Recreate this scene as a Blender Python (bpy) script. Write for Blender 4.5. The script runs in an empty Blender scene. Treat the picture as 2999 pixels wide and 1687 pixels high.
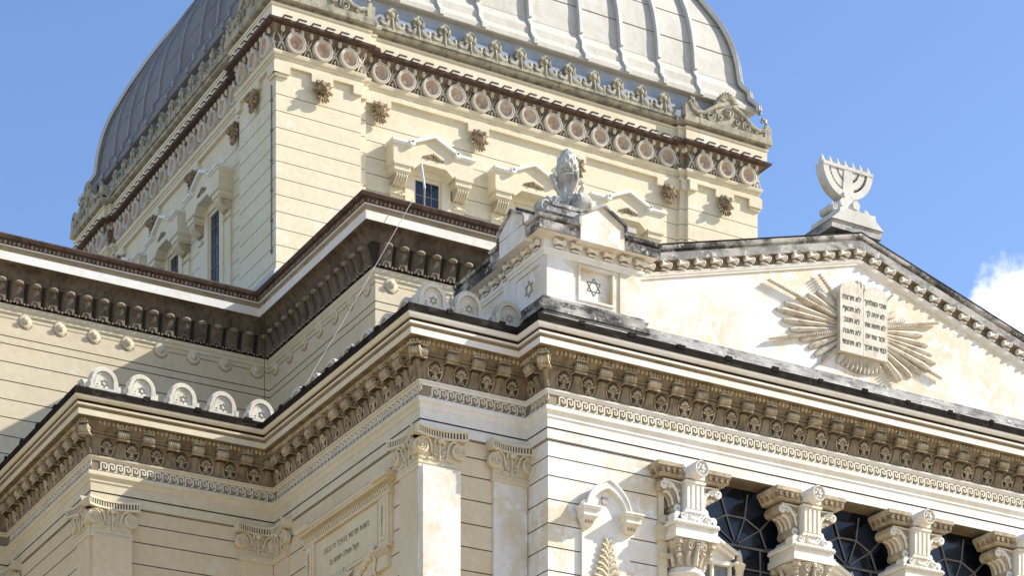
import bpy, math, random
from math import sin, cos, pi, sqrt, radians, atan2
random.seed(7)
S = bpy.context.scene

# ------------------------------------------------------------------ camera
cam_d = bpy.data.cameras.new('camera'); cam = bpy.data.objects.new('camera', cam_d)
S.collection.objects.link(cam)
cam.location = (0, 0, 1.6); cam.rotation_euler = (radians(90), 0, 0)
cam_d.sensor_width = 36.0; cam_d.sensor_fit = 'HORIZONTAL'
cam_d.lens = 6631.7 / 2999 * 36
cam_d.shift_y = (3739.9 - 843.5) / 2999
cam_d.clip_start = 0.5; cam_d.clip_end = 5000
S.camera = cam

# building frame: x along the gabled front, y into the building
TH = atan2(0.49332843, 0.86984312)
ORG = (0.69997135, 44.0, 0.0)
E1 = (cos(TH), sin(TH)); E2 = (-sin(TH), cos(TH))

# ------------------------------------------------------------------ light
SUN_B = (2.55, -1.0, 1.80)                      # towards the sun, building frame
sx = SUN_B[0]*E1[0] + SUN_B[1]*E2[0]; sy = SUN_B[0]*E1[1] + SUN_B[1]*E2[1]; sz = SUN_B[2]
sl = sqrt(sx*sx + sy*sy + sz*sz); sx, sy, sz = sx/sl, sy/sl, sz/sl
SUN_EL = math.asin(sz); SUN_AZ = atan2(sx, sy)
W = bpy.data.worlds.new('World'); S.world = W; W.use_nodes = True
nt = W.node_tree; nt.nodes.clear()
out = nt.nodes.new('ShaderNodeOutputWorld'); bg = nt.nodes.new('ShaderNodeBackground')
sky = nt.nodes.new('ShaderNodeTexSky'); sky.sky_type = 'NISHITA'; sky.sun_disc = False
sky.sun_elevation = SUN_EL; sky.sun_rotation = SUN_AZ
sky.air_density = 1.0; sky.dust_density = 0.5; sky.ozone_density = 2.6
bg.inputs['Strength'].default_value = 0.15
# a cumulus cloud low in the sky beyond the gable
tc = nt.nodes.new('ShaderNodeTexCoord')
def wn(t, **kw):
    n = nt.nodes.new(t)
    for k, v in kw.items(): setattr(n, k, v)
    return n
cd = ((3130-1499.5)/6631.7, 1.0, (3739.9-1060)/6631.7); cl = sqrt(sum(a*a for a in cd)); cd = [a/cl for a in cd]
nz = wn('ShaderNodeTexNoise'); nz.inputs['Scale'].default_value = 26; nz.inputs['Detail'].default_value = 8; nz.inputs['Roughness'].default_value = 0.58
dist = wn('ShaderNodeVectorMath', operation='DISTANCE'); dist.inputs[1].default_value = cd
nt.links.new(tc.outputs['Generated'], nz.inputs['Vector']); nt.links.new(tc.outputs['Generated'], dist.inputs[0])
m1 = wn('ShaderNodeMath', operation='MULTIPLY_ADD'); m1.inputs[1].default_value = 0.05; 
nt.links.new(nz.outputs['Fac'], m1.inputs[0]); nt.links.new(dist.outputs['Value'], m1.inputs[2])
mr = wn('ShaderNodeMapRange'); mr.inputs['From Min'].default_value = 0.068; mr.inputs['From Max'].default_value = 0.058; mr.interpolation_type = 'SMOOTHSTEP'
nt.links.new(m1.outputs[0], mr.inputs['Value'])
hs = wn('ShaderNodeHueSaturation'); hs.inputs['Hue'].default_value = 0.508; hs.inputs['Saturation'].default_value = 1.08; hs.inputs['Value'].default_value = 1.0
nt.links.new(sky.outputs[0], hs.inputs['Color'])
mx = wn('ShaderNodeMix', data_type='RGBA'); mx.inputs['B'].default_value = (7.0, 7.0, 7.1, 1)
nt.links.new(mr.outputs[0], mx.inputs['Factor']); nt.links.new(hs.outputs[0], mx.inputs['A'])
nt.links.new(mx.outputs['Result'], bg.inputs['Color']); nt.links.new(bg.outputs[0], out.inputs['Surface'])
sd = bpy.data.lights.new('sun', 'SUN'); so = bpy.data.objects.new('sun', sd); S.collection.objects.link(so)
sd.energy = 4.9; sd.angle = radians(0.5); sd.color = (1.0, 0.968, 0.90)
from mathutils import Vector, Matrix
so.rotation_euler = Vector((sx, sy, sz)).to_track_quat('Z', 'Y').to_euler()
so.location = (40, -10, 60)
S.view_settings.view_transform = 'Standard'; S.view_settings.look = 'None'
S.view_settings.exposure = 0.66; S.view_settings.gamma = 1.0

# ------------------------------------------------------------------ materials
def lin(r, g, b):
    f = lambda c: (c/255/12.92) if c/255 <= 0.04045 else ((c/255+0.055)/1.055)**2.4
    return (f(r), f(g), f(b), 1)
def mat(name, a, b, scale=0.9, lo=0.45, hi=0.62, streak=None, sfac=0.5, sth=(0.55, 0.75), rough=0.85, bump=0.15, bscale=40, metal=0.0, spots=None, seed=0.0, sscale=(5, 5, .35), spec=0.2, vary=0.03):
    """plaster / stone: two tones in uneven patches, rain streaks, grime spots and a fine grain"""
    m = bpy.data.materials.new(name); m.use_nodes = True
    t = m.node_tree; N = t.nodes; Lk = t.links; bs = N['Principled BSDF']
    g = N.new('ShaderNodeNewGeometry')
    off = N.new('ShaderNodeVectorMath'); off.operation = 'ADD'; off.inputs[1].default_value = (seed*7.3, seed*3.1, seed*1.7)
    Lk.new(g.outputs['Position'], off.inputs[0])
    n1 = N.new('ShaderNodeTexNoise'); n1.inputs['Scale'].default_value = scale; n1.inputs['Detail'].default_value = 7; n1.inputs['Roughness'].default_value = 0.62
    Lk.new(off.outputs[0], n1.inputs['Vector'])
    r1 = N.new('ShaderNodeMapRange'); r1.inputs['From Min'].default_value = lo; r1.inputs['From Max'].default_value = hi
    Lk.new(n1.outputs['Fac'], r1.inputs['Value'])
    mx = N.new('ShaderNodeMix'); mx.data_type = 'RGBA'; mx.inputs['A'].default_value = a; mx.inputs['B'].default_value = b
    Lk.new(r1.outputs[0], mx.inputs['Factor']); col = mx.outputs['Result']
    n0 = N.new('ShaderNodeTexNoise'); n0.inputs['Scale'].default_value = 7.0; n0.inputs['Detail'].default_value = 6
    Lk.new(off.outputs[0], n0.inputs['Vector'])
    r0 = N.new('ShaderNodeMapRange'); r0.inputs['To Min'].default_value = 0.94; r0.inputs['To Max'].default_value = 1.05; r0.inputs['From Min'].default_value = .3; r0.inputs['From Max'].default_value = .7
    Lk.new(n0.outputs['Fac'], r0.inputs['Value'])
    mm = N.new('ShaderNodeMix'); mm.data_type = 'RGBA'; mm.blend_type = 'MULTIPLY'; mm.inputs['Factor'].default_value = 1
    Lk.new(col, mm.inputs['A']); Lk.new(r0.outputs[0], mm.inputs['B']); col = mm.outputs['Result']
    oi = N.new('ShaderNodeObjectInfo'); ro_ = N.new('ShaderNodeMapRange'); ro_.inputs['To Min'].default_value = 1-vary; ro_.inputs['To Max'].default_value = 1+vary*.6
    Lk.new(oi.outputs['Random'], ro_.inputs['Value'])
    mo_ = N.new('ShaderNodeMix'); mo_.data_type = 'RGBA'; mo_.blend_type = 'MULTIPLY'; mo_.inputs['Factor'].default_value = 1
    Lk.new(col, mo_.inputs['A']); Lk.new(ro_.outputs[0], mo_.inputs['B']); col = mo_.outputs['Result']
    if streak:
        mp = N.new('ShaderNodeMapping'); mp.inputs['Scale'].default_value = sscale
        Lk.new(off.outputs[0], mp.inputs['Vector'])
        n2 = N.new('ShaderNodeTexNoise'); n2.inputs['Scale'].default_value = 1.0; n2.inputs['Detail'].default_value = 5; n2.inputs['Roughness'].default_value = .65
        Lk.new(mp.outputs[0], n2.inputs['Vector'])
        r2 = N.new('ShaderNodeMapRange'); r2.inputs['From Min'].default_value = sth[0]; r2.inputs['From Max'].default_value = sth[1]; r2.inputs['To Max'].default_value = sfac
        Lk.new(n2.outputs['Fac'], r2.inputs['Value'])
        m2 = N.new('ShaderNodeMix'); m2.data_type = 'RGBA'; m2.inputs['B'].default_value = streak
        Lk.new(r2.outputs[0], m2.inputs['Factor']); Lk.new(col, m2.inputs['A']); col = m2.outputs['Result']
    if spots:
        n3 = N.new('ShaderNodeTexNoise'); n3.inputs['Scale'].default_value = spots[1]; n3.inputs['Detail'].default_value = 9; n3.inputs['Roughness'].default_value = .7
        Lk.new(off.outputs[0], n3.inputs['Vector'])
        r3 = N.new('ShaderNodeMapRange'); r3.inputs['From Min'].default_value = spots[2]; r3.inputs['From Max'].default_value = spots[3]
        Lk.new(n3.outputs['Fac'], r3.inputs['Value'])
        m3 = N.new('ShaderNodeMix'); m3.data_type = 'RGBA'; m3.inputs['B'].default_value = spots[0]
        Lk.new(r3.outputs[0], m3.inputs['Factor']); Lk.new(col, m3.inputs['A']); col = m3.outputs['Result']
    Lk.new(col, bs.inputs['Base Color'])
    bs.inputs['Roughness'].default_value = rough; bs.inputs['Metallic'].default_value = metal
    bs.inputs['Specular IOR Level'].default_value = spec
    if bump:
        n4 = N.new('ShaderNodeTexNoise'); n4.inputs['Scale'].default_value = bscale; n4.inputs['Detail'].default_value = 4
        Lk.new(off.outputs[0], n4.inputs['Vector'])
        bp = N.new('ShaderNodeBump'); bp.inputs['Strength'].default_value = bump; bp.inputs['Distance'].default_value = 0.02
        Lk.new(n4.outputs['Fac'], bp.inputs['Height']); Lk.new(bp.outputs[0], bs.inputs['Normal'])
    return m
CREAM = mat('cream plaster', (.675, .580, .405, 1), (.635, .530, .35, 1), scale=.4, streak=(.46, .375, .24, 1), sfac=.25, sth=(.56, .8), spots=((.69, .63, .48, 1), 1.1, .58, .68), sscale=(2.5, 2.5, .25))
CREAMT = mat('tower plaster', (.68, .61, .44, 1), (.655, .575, .39, 1), scale=.4, streak=(.50, .42, .275, 1), sfac=.25, sth=(.56, .8), spots=((.72, .67, .545, 1), .9, .56, .68), seed=3, sscale=(2.5, 2.5, .25))
WHITE = mat('white plaster', (.76, .735, .68, 1), (.67, .59, .435, 1), scale=.6, lo=.45, hi=.59, streak=(.58, .48, .33, 1), sfac=.45, sth=(.52, .75), spots=((.775, .76, .715, 1), 2.6, .52, .58), seed=1, sscale=(3.5, 3.5, .5))
TRIM = mat('cornice plaster', (.665, .595, .435, 1), (.63, .55, .38, 1), scale=.8, streak=(.38, .305, .20, 1), sfac=.3, sth=(.57, .8), seed=2)
RAYM = mat('pale carved sunburst', (.63, .565, .45, 1), (.48, .415, .315, 1), scale=3, streak=(.19, .155, .11, 1), sfac=.5, sth=(.52, .72), seed=19, sscale=(6, 6, 6), bump=.25)
ANTM = mat('cream antefix stucco', (.66, .62, .52, 1), (.59, .54, .42, 1), scale=3, streak=(.28, .245, .19, 1), sfac=.55, sth=(.54, .72), seed=20, sscale=(7, 7, 3), vary=.08)
SHADY = mat('shade-toned beige moulding', (.50, .42, .30, 1), (.40, .33, .23, 1), scale=2, streak=(.25, .2, .14, 1), sfac=.5, sth=(.52, .7), seed=2.5)  # shade of the hollow under the fillet put into the beige
TRIMW = mat('white cornice plaster', (.76, .735, .67, 1), (.73, .68, .575, 1), scale=.8, streak=(.45, .37, .26, 1), sfac=.3, sth=(.56, .76), seed=5, sscale=(2.5, 2.5, 1.2))
DIRTSHADE = mat('grimy and shade-toned cornice stone', (.305, .24, .152, 1), (.185, .145, .092, 1), scale=3, streak=(.09, .069, .046, 1), sfac=.6, sth=(.48, .7), seed=4, sscale=(9, 9, 1.2), bump=.3, vary=.1)
SCROLL = mat('grimy carved stone', (.52, .44, .305, 1), (.34, .275, .18, 1), scale=4, streak=(.13, .095, .06, 1), sfac=.6, sth=(.52, .74), seed=4.5, sscale=(9, 9, 3), bump=.3, vary=.18)
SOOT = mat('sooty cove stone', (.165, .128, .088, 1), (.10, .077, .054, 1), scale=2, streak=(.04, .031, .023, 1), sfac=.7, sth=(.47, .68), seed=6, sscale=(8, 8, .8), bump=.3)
SOOTSHADE = mat('cove soot and gap shade', (.04, .031, .022, 1), (.028, .022, .017, 1), scale=3, bump=.2)  # soot plus the shade between the tongues, both in the colour
GRIME = mat('grimy joint', (.24, .19, .125, 1), (.16, .125, .085, 1), scale=2, bump=0)
SOOTB = mat('sooty bead stone', (.34, .275, .20, 1), (.22, .175, .125, 1), scale=6, streak=(.08, .06, .045, 1), sfac=.5, sth=(.5, .7), seed=6.5, sscale=(9, 9, 3))
NICHESHADE = mat('niche dirt and shade', (.075, .055, .038, 1), (.05, .038, .028, 1), scale=6, bump=.2)  # dirt and the shade of hollows in one dark colour
BROWN = mat('brown weathered tile and shadow line', (.115, .072, .052, 1), (.065, .042, .032, 1), scale=5, bump=.3, streak=(.035, .027, .023, 1), sfac=.6)
LEAD = mat('dark lead gutter', (.026, .022, .018, 1), (.017, .0145, .0125, 1), scale=3, rough=.95, bump=.25, streak=(.10, .085, .065, 1), sfac=.55, sth=(.55, .7), sscale=(1.5, 1.5, 6), spots=((.075, .063, .048, 1), 3.5, .56, .72), spec=.03)
STAIN = mat('black stained stone', (.52, .49, .44, 1), (.075, .075, .075, 1), scale=1.5, lo=.46, hi=.58, streak=(.04, .04, .04, 1), sfac=.85, sth=(.47, .6), seed=8, sscale=(2.2, 2.2, 5), bump=.35, spots=((.62, .59, .52, 1), 6, .56, .64))
STAINL = mat('grey stained stone', (.45, .43, .385, 1), (.22, .21, .195, 1), scale=1.6, lo=.46, hi=.62, streak=(.08, .08, .078, 1), sfac=.75, sth=(.50, .64), seed=9, sscale=(2.2, 2.2, 7), bump=.35, spots=((.62, .60, .55, 1), 5, .57, .65))
CREST = mat('lichened crest stone', (.43, .39, .28, 1), (.27, .25, .19, 1), scale=3, streak=(.09, .085, .07, 1), sfac=.7, sth=(.5, .68), seed=10, sscale=(6, 6, 5), bump=.35)
STATUE = mat('pale statue stone', (.63, .61, .55, 1), (.53, .51, .45, 1), scale=2, streak=(.26, .25, .22, 1), sfac=.45, sth=(.56, .74), seed=11, sscale=(6, 6, 3))
URNM = mat('weathered urn stone', (.56, .54, .475, 1), (.36, .345, .305, 1), scale=3, streak=(.10, .10, .095, 1), sfac=.7, sth=(.54, .68), seed=12, sscale=(7, 7, 4), bump=.35)
DOME = mat('dome sheet metal', (.53, .495, .415, 1), (.49, .455, .38, 1), scale=.4, streak=(.36, .33, .275, 1), sfac=.6, sth=(.48, .74), rough=.6, bump=.9, bscale=1.6, seed=13, sscale=(2.4, 2.4, .22), spots=((.54, .52, .47, 1), .8, .54, .66))
DOMEL = mat('dark grey dome sheet', (.205, .203, .202, 1), (.16, .159, .16, 1), scale=.5, streak=(.24, .235, .23, 1), sfac=.5, sth=(.5, .7), rough=.7, bump=.05, seed=23, sscale=(1.2, 1.2, .2))  # darker grey tone for the left face of the dome
DOMERL = mat('grey dome seam', (.30, .30, .305, 1), (.25, .25, .255, 1), scale=1, rough=.6, bump=.05, seed=24)
DOMER = mat('dome rib metal', (.56, .55, .51, 1), (.50, .49, .46, 1), scale=1, rough=.55, bump=.05, seed=14)
DOMEW = mat('dome footing metal', (.36, .405, .47, 1), (.31, .35, .41, 1), scale=1, rough=.7, bump=.05, seed=14)
TERRA = mat('faded terracotta roundel', (.55, .425, .33, 1), (.46, .34, .255, 1), scale=5, bump=.2, spots=((.62, .55, .45, 1), 4, .50, .62), seed=15, vary=.12)
LION = mat('brown stained carving', (.37, .285, .175, 1), (.19, .138, .083, 1), scale=7, streak=(.07, .05, .032, 1), sfac=.7, sth=(.48, .66), seed=16, sscale=(8, 8, 6), bump=.3, vary=.2)
MEAND = mat('meander relief', (.74, .69, .57, 1), (.66, .59, .45, 1), scale=2, seed=17)
MEANB = mat('meander ground', (.30, .245, .165, 1), (.22, .175, .12, 1), scale=2, seed=18)
INK = mat('engraved letters', (.19, .16, .12, 1), (.12, .10, .075, 1), scale=8, bump=0)
INKL = mat('worn engraved letters', (.33, .27, .18, 1), (.27, .22, .145, 1), scale=8, bump=0)
IRON = mat('dark iron', (.05, .05, .05, 1), (.035, .035, .035, 1), scale=8, rough=.5)
LATT = mat('lead glazing bars', (.19, .18, .165, 1), (.14, .135, .125, 1), scale=5, rough=.6)
ROOF = mat('roof cover', (.25, .19, .14, 1), (.19, .14, .1, 1), scale=1)
FLASH = mat('grey roof flashing', (.50, .495, .475, 1), (.42, .42, .405, 1), scale=1.2, rough=.7)
CABLE = mat('pale cable', (.50, .46, .38, 1), (.42, .385, .32, 1), scale=4)
POLE = mat('white pole', (.75, .75, .74, 1), (.68, .68, .66, 1), scale=4)
GROUND = mat('pale paving', (.50, .375, .225, 1), (.44, .33, .195, 1), scale=.3)
GLASS = bpy.data.materials.new('dark leaded glass'); GLASS.use_nodes = True
_n = GLASS.node_tree.nodes; _b = _n['Principled BSDF']
_b.inputs['Roughness'].default_value = 0.12; _b.inputs['Specular IOR Level'].default_value = 0.35
_g = _n.new('ShaderNodeNewGeometry'); _v = _n.new('ShaderNodeTexVoronoi'); _v.inputs['Scale'].default_value = 2.2; GLASS.node_tree.links.new(_g.outputs['Position'], _v.inputs['Vector'])
_t = _n.new('ShaderNodeTexNoise'); _t.inputs['Scale'].default_value = 3.0; GLASS.node_tree.links.new(_g.outputs['Position'], _t.inputs['Vector'])
_r = _n.new('ShaderNodeValToRGB'); _r.color_ramp.elements[0].color = (.006, .008, .013, 1); _r.color_ramp.elements[1].color = (.022, .030, .048, 1)
_r.color_ramp.elements[0].position = .35; _r.color_ramp.elements[1].position = .7
_sx = _n.new('ShaderNodeSeparateColor'); GLASS.node_tree.links.new(_v.outputs['Color'], _sx.inputs[0]); GLASS.node_tree.links.new(_sx.outputs[0], _r.inputs['Fac']); GLASS.node_tree.links.new(_r.outputs['Color'], _b.inputs['Base Color'])
_w = _n.new('ShaderNodeBump'); _w.inputs['Strength'].default_value = .15; _w.inputs['Distance'].default_value = .05
GLASS.node_tree.links.new(_t.outputs['Fac'], _w.inputs['Height']); GLASS.node_tree.links.new(_w.outputs[0], _b.inputs['Normal'])

PANE = mat('pane with painted reflection', (.22, .235, .215, 1), (.10, .115, .12, 1), scale=2.5, lo=.42, hi=.6, rough=.25, bump=0, spec=.4)  # bright reflection painted into the pane colour

# ------------------------------------------------------------------ mesh builder
class MB:
    def __init__(s): s.v = []; s.f = []; s.m = []; s.cur = 0
    def add(s, vs, fs, m=None):
        b = len(s.v); s.v += [tuple(p) for p in vs]
        for f in fs: s.f.append([b+i for i in f]); s.m.append(s.cur if m is None else m)
    def box(s, x0, x1, y0, y1, z0, z1, m=None):
        s.add([(x0,y0,z0),(x1,y0,z0),(x1,y1,z0),(x0,y1,z0),(x0,y0,z1),(x1,y0,z1),(x1,y1,z1),(x0,y1,z1)],
              [(3,2,1,0),(4,5,6,7),(0,1,5,4),(1,2,6,5),(2,3,7,6),(3,0,4,7)], m)
    def prism(s, poly, a, b, ax='y', m=None):
        """extrude a 2-D outline from a to b along an axis (y: outline in x,z; x: y,z; z: x,y)"""
        n = len(poly)
        mk = {'y': lambda p, d: (p[0], d, p[1]), 'x': lambda p, d: (d, p[0], p[1]), 'z': lambda p, d: (p[0], p[1], d)}[ax]
        vs = [mk(p, a) for p in poly] + [mk(p, b) for p in poly]
        s.add(vs, [tuple(range(n)), tuple(range(2*n-1, n-1, -1))] + [(i, i+n, (i+1) % n+n, (i+1) % n) for i in range(n)], m)
    def tube(s, pts, r, n=6, m=None):
        k = len(pts); vs = []; fs = []
        up = Vector((0.13, 0.21, 0.97))
        for i, p in enumerate(pts):
            a = Vector(pts[max(0, i-1)]); b = Vector(pts[min(k-1, i+1)]); d = (b-a)
            if d.length < 1e-9: d = Vector((0, 0, 1))
            d.normalize(); q = d.cross(up)
            if q.length < 1e-3: q = d.cross(Vector((1, 0, 0)))
            q.normalize(); w = d.cross(q); rr = r[i] if isinstance(r, (list, tuple)) else r
            for j in range(n):
                t = 2*pi*j/n; o = q*(rr*cos(t)) + w*(rr*sin(t)); vs.append((p[0]+o[0], p[1]+o[1], p[2]+o[2]))
        for i in range(k-1):
            for j in range(n): fs.append((i*n+j, i*n+(j+1) % n, (i+1)*n+(j+1) % n, (i+1)*n+j))
        fs.append(tuple(range(n-1, -1, -1))); fs.append(tuple(range((k-1)*n, k*n)))
        s.add(vs, fs, m)
    def lathe(s, prof, c, n=16, ax='z', m=None, mod=None, caps=True):
        k = len(prof); vs = []; fs = []
        for i, (r, h) in enumerate(prof):
            for j in range(n):
                t = 2*pi*j/n; rr = r*(mod(t, i) if mod else 1); a, b = rr*cos(t), rr*sin(t)
                vs.append({'z': (c[0]+a, c[1]+b, c[2]+h), 'y': (c[0]+a, c[1]+h, c[2]+b), 'x': (c[0]+h, c[1]+a, c[2]+b)}[ax])
        for i in range(k-1):
            for j in range(n): fs.append((i*n+j, i*n+(j+1) % n, (i+1)*n+(j+1) % n, (i+1)*n+j))
        if caps: fs.append(tuple(range(n-1, -1, -1))); fs.append(tuple(range((k-1)*n, k*n)))
        s.add(vs, fs, m)
    def ell(s, c, r, nu=8, nv=5, rot=None, m=None):
        vs = [(0, 0, 1)]; 
        for i in range(1, nv):
            a = pi*i/nv
            for j in range(nu): b = 2*pi*j/nu; vs.append((sin(a)*cos(b), sin(a)*sin(b), cos(a)))
        vs.append((0, 0, -1)); L = len(vs)-1
        fs = [(0, 1+j, 1+(j+1) % nu) for j in range(nu)]
        for i in range(nv-2):
            for j in range(nu): fs.append((1+i*nu+j, 1+(i+1)*nu+j, 1+(i+1)*nu+(j+1) % nu, 1+i*nu+(j+1) % nu))
        fs += [(L, 1+(nv-2)*nu+(j+1) % nu, 1+(nv-2)*nu+j) for j in range(nu)]
        o = []
        for x, y, z in vs:
            x, y, z = x*r[0], y*r[1], z*r[2]
            if rot is not None: x, z = x*cos(rot)+z*sin(rot), -x*sin(rot)+z*cos(rot)
            o.append((c[0]+x, c[1]+y, c[2]+z))
        s.add(o, fs, m)
    def sweep(s, path, prof, closed=False, m=None, seg=None):
        """carry a profile of (outward, z) points along a plan outline with mitred corners"""
        n = len(path); dirs = []
        for i in range(n if closed else n-1):
            a, b = path[i], path[(i+1) % n]; l = sqrt((b[0]-a[0])**2+(b[1]-a[1])**2); dirs.append(((b[0]-a[0])/l, (b[1]-a[1])/l))
        mit = []
        for i in range(n):
            if closed: d0, d1 = dirs[i-1], dirs[i]
            else: d0, d1 = dirs[max(0, i-1)], dirs[min(n-2, i)]
            n0 = (-d0[1], d0[0]); n1 = (-d1[1], d1[0]); k = 1+n0[0]*n1[0]+n0[1]*n1[1]
            mit.append(((n0[0]+n1[0])/k, (n0[1]+n1[1])/k))
        vs = []; fs = []; K = len(prof)
        for (x, y), (mx_, my_) in zip(path, mit):
            for o, z in prof: vs.append((x+mx_*o, y+my_*o, z))
        for i in range(n if closed else n-1):
            j = (i+1) % n
            for k in range(K-1): fs.append((i*K+k, i*K+k+1, j*K+k+1, j*K+k))
        s.add(vs, fs, m)
        if seg:
            for q in range(len(fs)): s.m[len(s.m)-len(fs)+q] = seg[q % (K-1)]
    def spiral(s, c, r0, r1, turns, y, tr, sgn=1, a0=pi/2, m=None, n=26):
        s.tube([(c[0]+sgn*(r0+(r1-r0)*i/n)*cos(a0+2*pi*turns*i/n), y, c[1]+(r0+(r1-r0)*i/n)*sin(a0+2*pi*turns*i/n)) for i in range(n+1)], tr, 5, m)
    def move(s, i0, fn):
        for i in range(i0, len(s.v)): s.v[i] = fn(*s.v[i])
    def build(s, name, mats, parent=None, loc=(0, 0, 0), rz=0.0, smooth=35):
        me = bpy.data.meshes.new(name); me.from_pydata(s.v, [], s.f)
        if not isinstance(mats, (list, tuple)): mats = [mats]
        for m in mats: me.materials.append(m)
        me.polygons.foreach_set('material_index', s.m)
        me.validate()
        if smooth:
            me.polygons.foreach_set('use_smooth', [True]*len(me.polygons))
            me.set_sharp_from_angle(angle=radians(smooth))
        me.update()
        o = bpy.data.objects.new(name, me); S.collection.objects.link(o)
        if parent is not None: o.parent = parent
        o.location = loc; o.rotation_euler = (0, 0, rz)
        return o
def dup(o, loc, rz=None, parent=None):
    c = o.copy(); S.collection.objects.link(c); c.location = loc
    if rz is not None: c.rotation_euler = (0, 0, rz)
    if parent is not None: c.parent = parent
    for ch in list(o.children):
        d = ch.copy(); S.collection.objects.link(d); d.parent = c
    return c
def thing(name, label, cat, loc, rz=0.0):
    o = bpy.data.objects.new(name, None); S.collection.objects.link(o)
    o.location = loc; o.rotation_euler = (0, 0, rz); o['label'] = label; o['category'] = cat
    o.empty_display_size = .5
    return o
def bw(u, v, z=0.0):                            # building frame -> world
    return (ORG[0]+u*E1[0]+v*E2[0], ORG[1]+u*E1[1]+v*E2[1], z)
LEFT = -pi/2                                     # turn a front-facing piece to the left-hand side
RIGHT = pi/2
BACK = pi

ground = MB(); ground.add([(-900, -900, 0), (900, -900, 0), (900, 900, 0), (-900, 900, 0)], [(0, 1, 2, 3)])
go = ground.build('ground', GROUND, smooth=0); go['kind'] = 'structure'

B = thing('synagogue', 'cream and white domed synagogue with gabled front and carved cornices', 'synagogue', ORG, TH)

# ------------------------------------------------------------------ lower storey (outline shared by all lower cornices)
PP = [(15.1, 13.5), (15.1, 0), (0, 0), (0, .824), (-2.357, .824), (-2.357, 7.796), (-6.536, 7.796), (-6.536, 13.6), (-14, 13.6), (-14, 28.4)]
def joints(zs, z0, z1, g=.011, d=.035):
    p = [(0, z0)]
    for z in sorted(zs):
        if z0 < z < z1: p += [(0, z-g), (-d, z-g), (-d, z+g), (0, z+g)]
    return p+[(0, z1)]
JL = [17.868, 17.55, 17.18, 16.72, 16.25, 15.79, 15.33] + [14.87-.46*i for i in range(31)]
LWALL = joints(JL, 0, 17.9)
def wall(name, path, prof, m):
    b = MB(); b.sweep(path, prof, seg=grime(prof)); return b.build(name, [m, GRIME], B)
def grime(prof): return [1 if min(a[0], b[0]) < -.02 else 0 for a, b in zip(prof[:-1], prof[1:])]
wall('front_hall_wall', [(2.53, .6), (2.53, 0), (0, 0), (0, .83)], LWALL, WHITE)
wall('front_hall_wall', [(15.1, 13.5), (15.1, 0), (12.57, 0), (12.57, .6)], LWALL, WHITE)
wall('corner_room_wall', [(0.05, .824), (-2.357, .824), (-2.357, 7.8)], LWALL, CREAM)
wall('corner_room_wall', [(-2.35, 7.796), (-6.536, 7.796), (-6.536, 13.6)], LWALL, CREAM)
wall('side_hall_wall', [(-6.53, 13.6), (-14, 13.6), (-14, 28.4)], LWALL, CREAM)
def band(name, prof, m, path=PP, closed=False, dark=False):
    b = MB(); b.sweep(path, prof, closed, seg=grime(prof) if dark else None)
    if m is TRIMW and path is PP:                      # wings take the cream tone, the front the whiter one
        K = len(prof)-1
        b.m = [(2 if (f//K) >= 4 and i != 1 else i) for f, i in enumerate(b.m)]; return b.build(name, [m, GRIME, TRIM], B)
    return b.build(name, [m, GRIME] if dark else m, B)
band('architrave', [(-.5, 17.89), (.03, 17.89), (.03, 18.08), (-.03, 18.08), (-.03, 18.112), (.03, 18.112), (.03, 18.30)], TRIMW, dark=True)
band('torus_moulding', [(.03, 18.30), (.05, 18.31), (.05, 18.345), (.035, 18.35), (.04, 18.39), (.065, 18.42), (.09, 18.435), (.095, 18.48), (.085, 18.52), (.03, 18.54)], TRIMW)
mg = band('meander_band', [(.03, 18.54), (.02, 18.545), (.02, 18.745), (.04, 18.75)], MEANB)
band('bead_moulding', [(.04, 18.75), (.05, 18.80), (.075, 18.81), (.08, 18.845), (.03, 18.86)], TRIMW)
def cove_o(z): return .03+.235*max(0, (z-18.86)/.6)**2.1
band('cornice_cove', [(cove_o(18.86+.36*i/6), 18.86+.36*i/6) for i in range(7)]+[(.15, 19.225), (.155, 19.255), (.125, 19.26), (.13, 19.28), (.17, 19.285), (.175, 19.315), (.15, 19.32), (.17, 19.36), (.21, 19.40), (.285, 19.465), (.29, 19.515), (.425, 19.516)], DIRTSHADE)
band('corona', [(.425, 19.516), (.435, 19.52), (.435, 19.635), (.36, 19.638)], TRIMW)
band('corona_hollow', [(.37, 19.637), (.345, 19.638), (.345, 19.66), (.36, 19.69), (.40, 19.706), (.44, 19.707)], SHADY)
band('corona_fillet', [(.42, 19.7065), (.462, 19.708), (.466, 19.75), (.34, 19.7575)], TRIMW)
band('corona_groove', [(.37, 19.756), (.32, 19.757), (.32, 19.813), (.44, 19.814)], BROWN)
band('cyma_moulding', [(.44, 19.814), (.485, 19.815), (.50, 19.845), (.515, 19.87), (.52, 19.9)], TRIMW)
gb = MB(); gb.sweep(PP, [(.50, 19.9), (.53, 19.903), (.54, 20.035), (.515, 20.06), (.46, 20.06), (.44, 20.01), (-.4, 20.05)])
for (a, b_) in zip(PP[1:-2], PP[2:-1]):          # lapped joints of the gutter sheets
    L_ = math.dist(a, b_); n = int(L_/1.15); d = ((b_[0]-a[0])/L_, (b_[1]-a[1])/L_); nn = (-d[1], d[0])
    for i in range(1, n+1):
        c = (a[0]+d[0]*(i*1.15-.3)+nn[0]*.53, a[1]+d[1]*(i*1.15-.3)+nn[1]*.53); k = len(gb.v)
        w = .05+.05*random.random(); h = .01+.03*random.random()
        gb.box(-w, w, -.02, .02, 20.0, 20.06+h)
        gb.move(k, lambda x, y, z, c=c, d=d, nn=nn: (c[0]-d[0]*x-nn[0]*y, c[1]-d[1]*x-nn[1]*y, z))
gb.build('gutter', LEAD, B)
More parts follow.
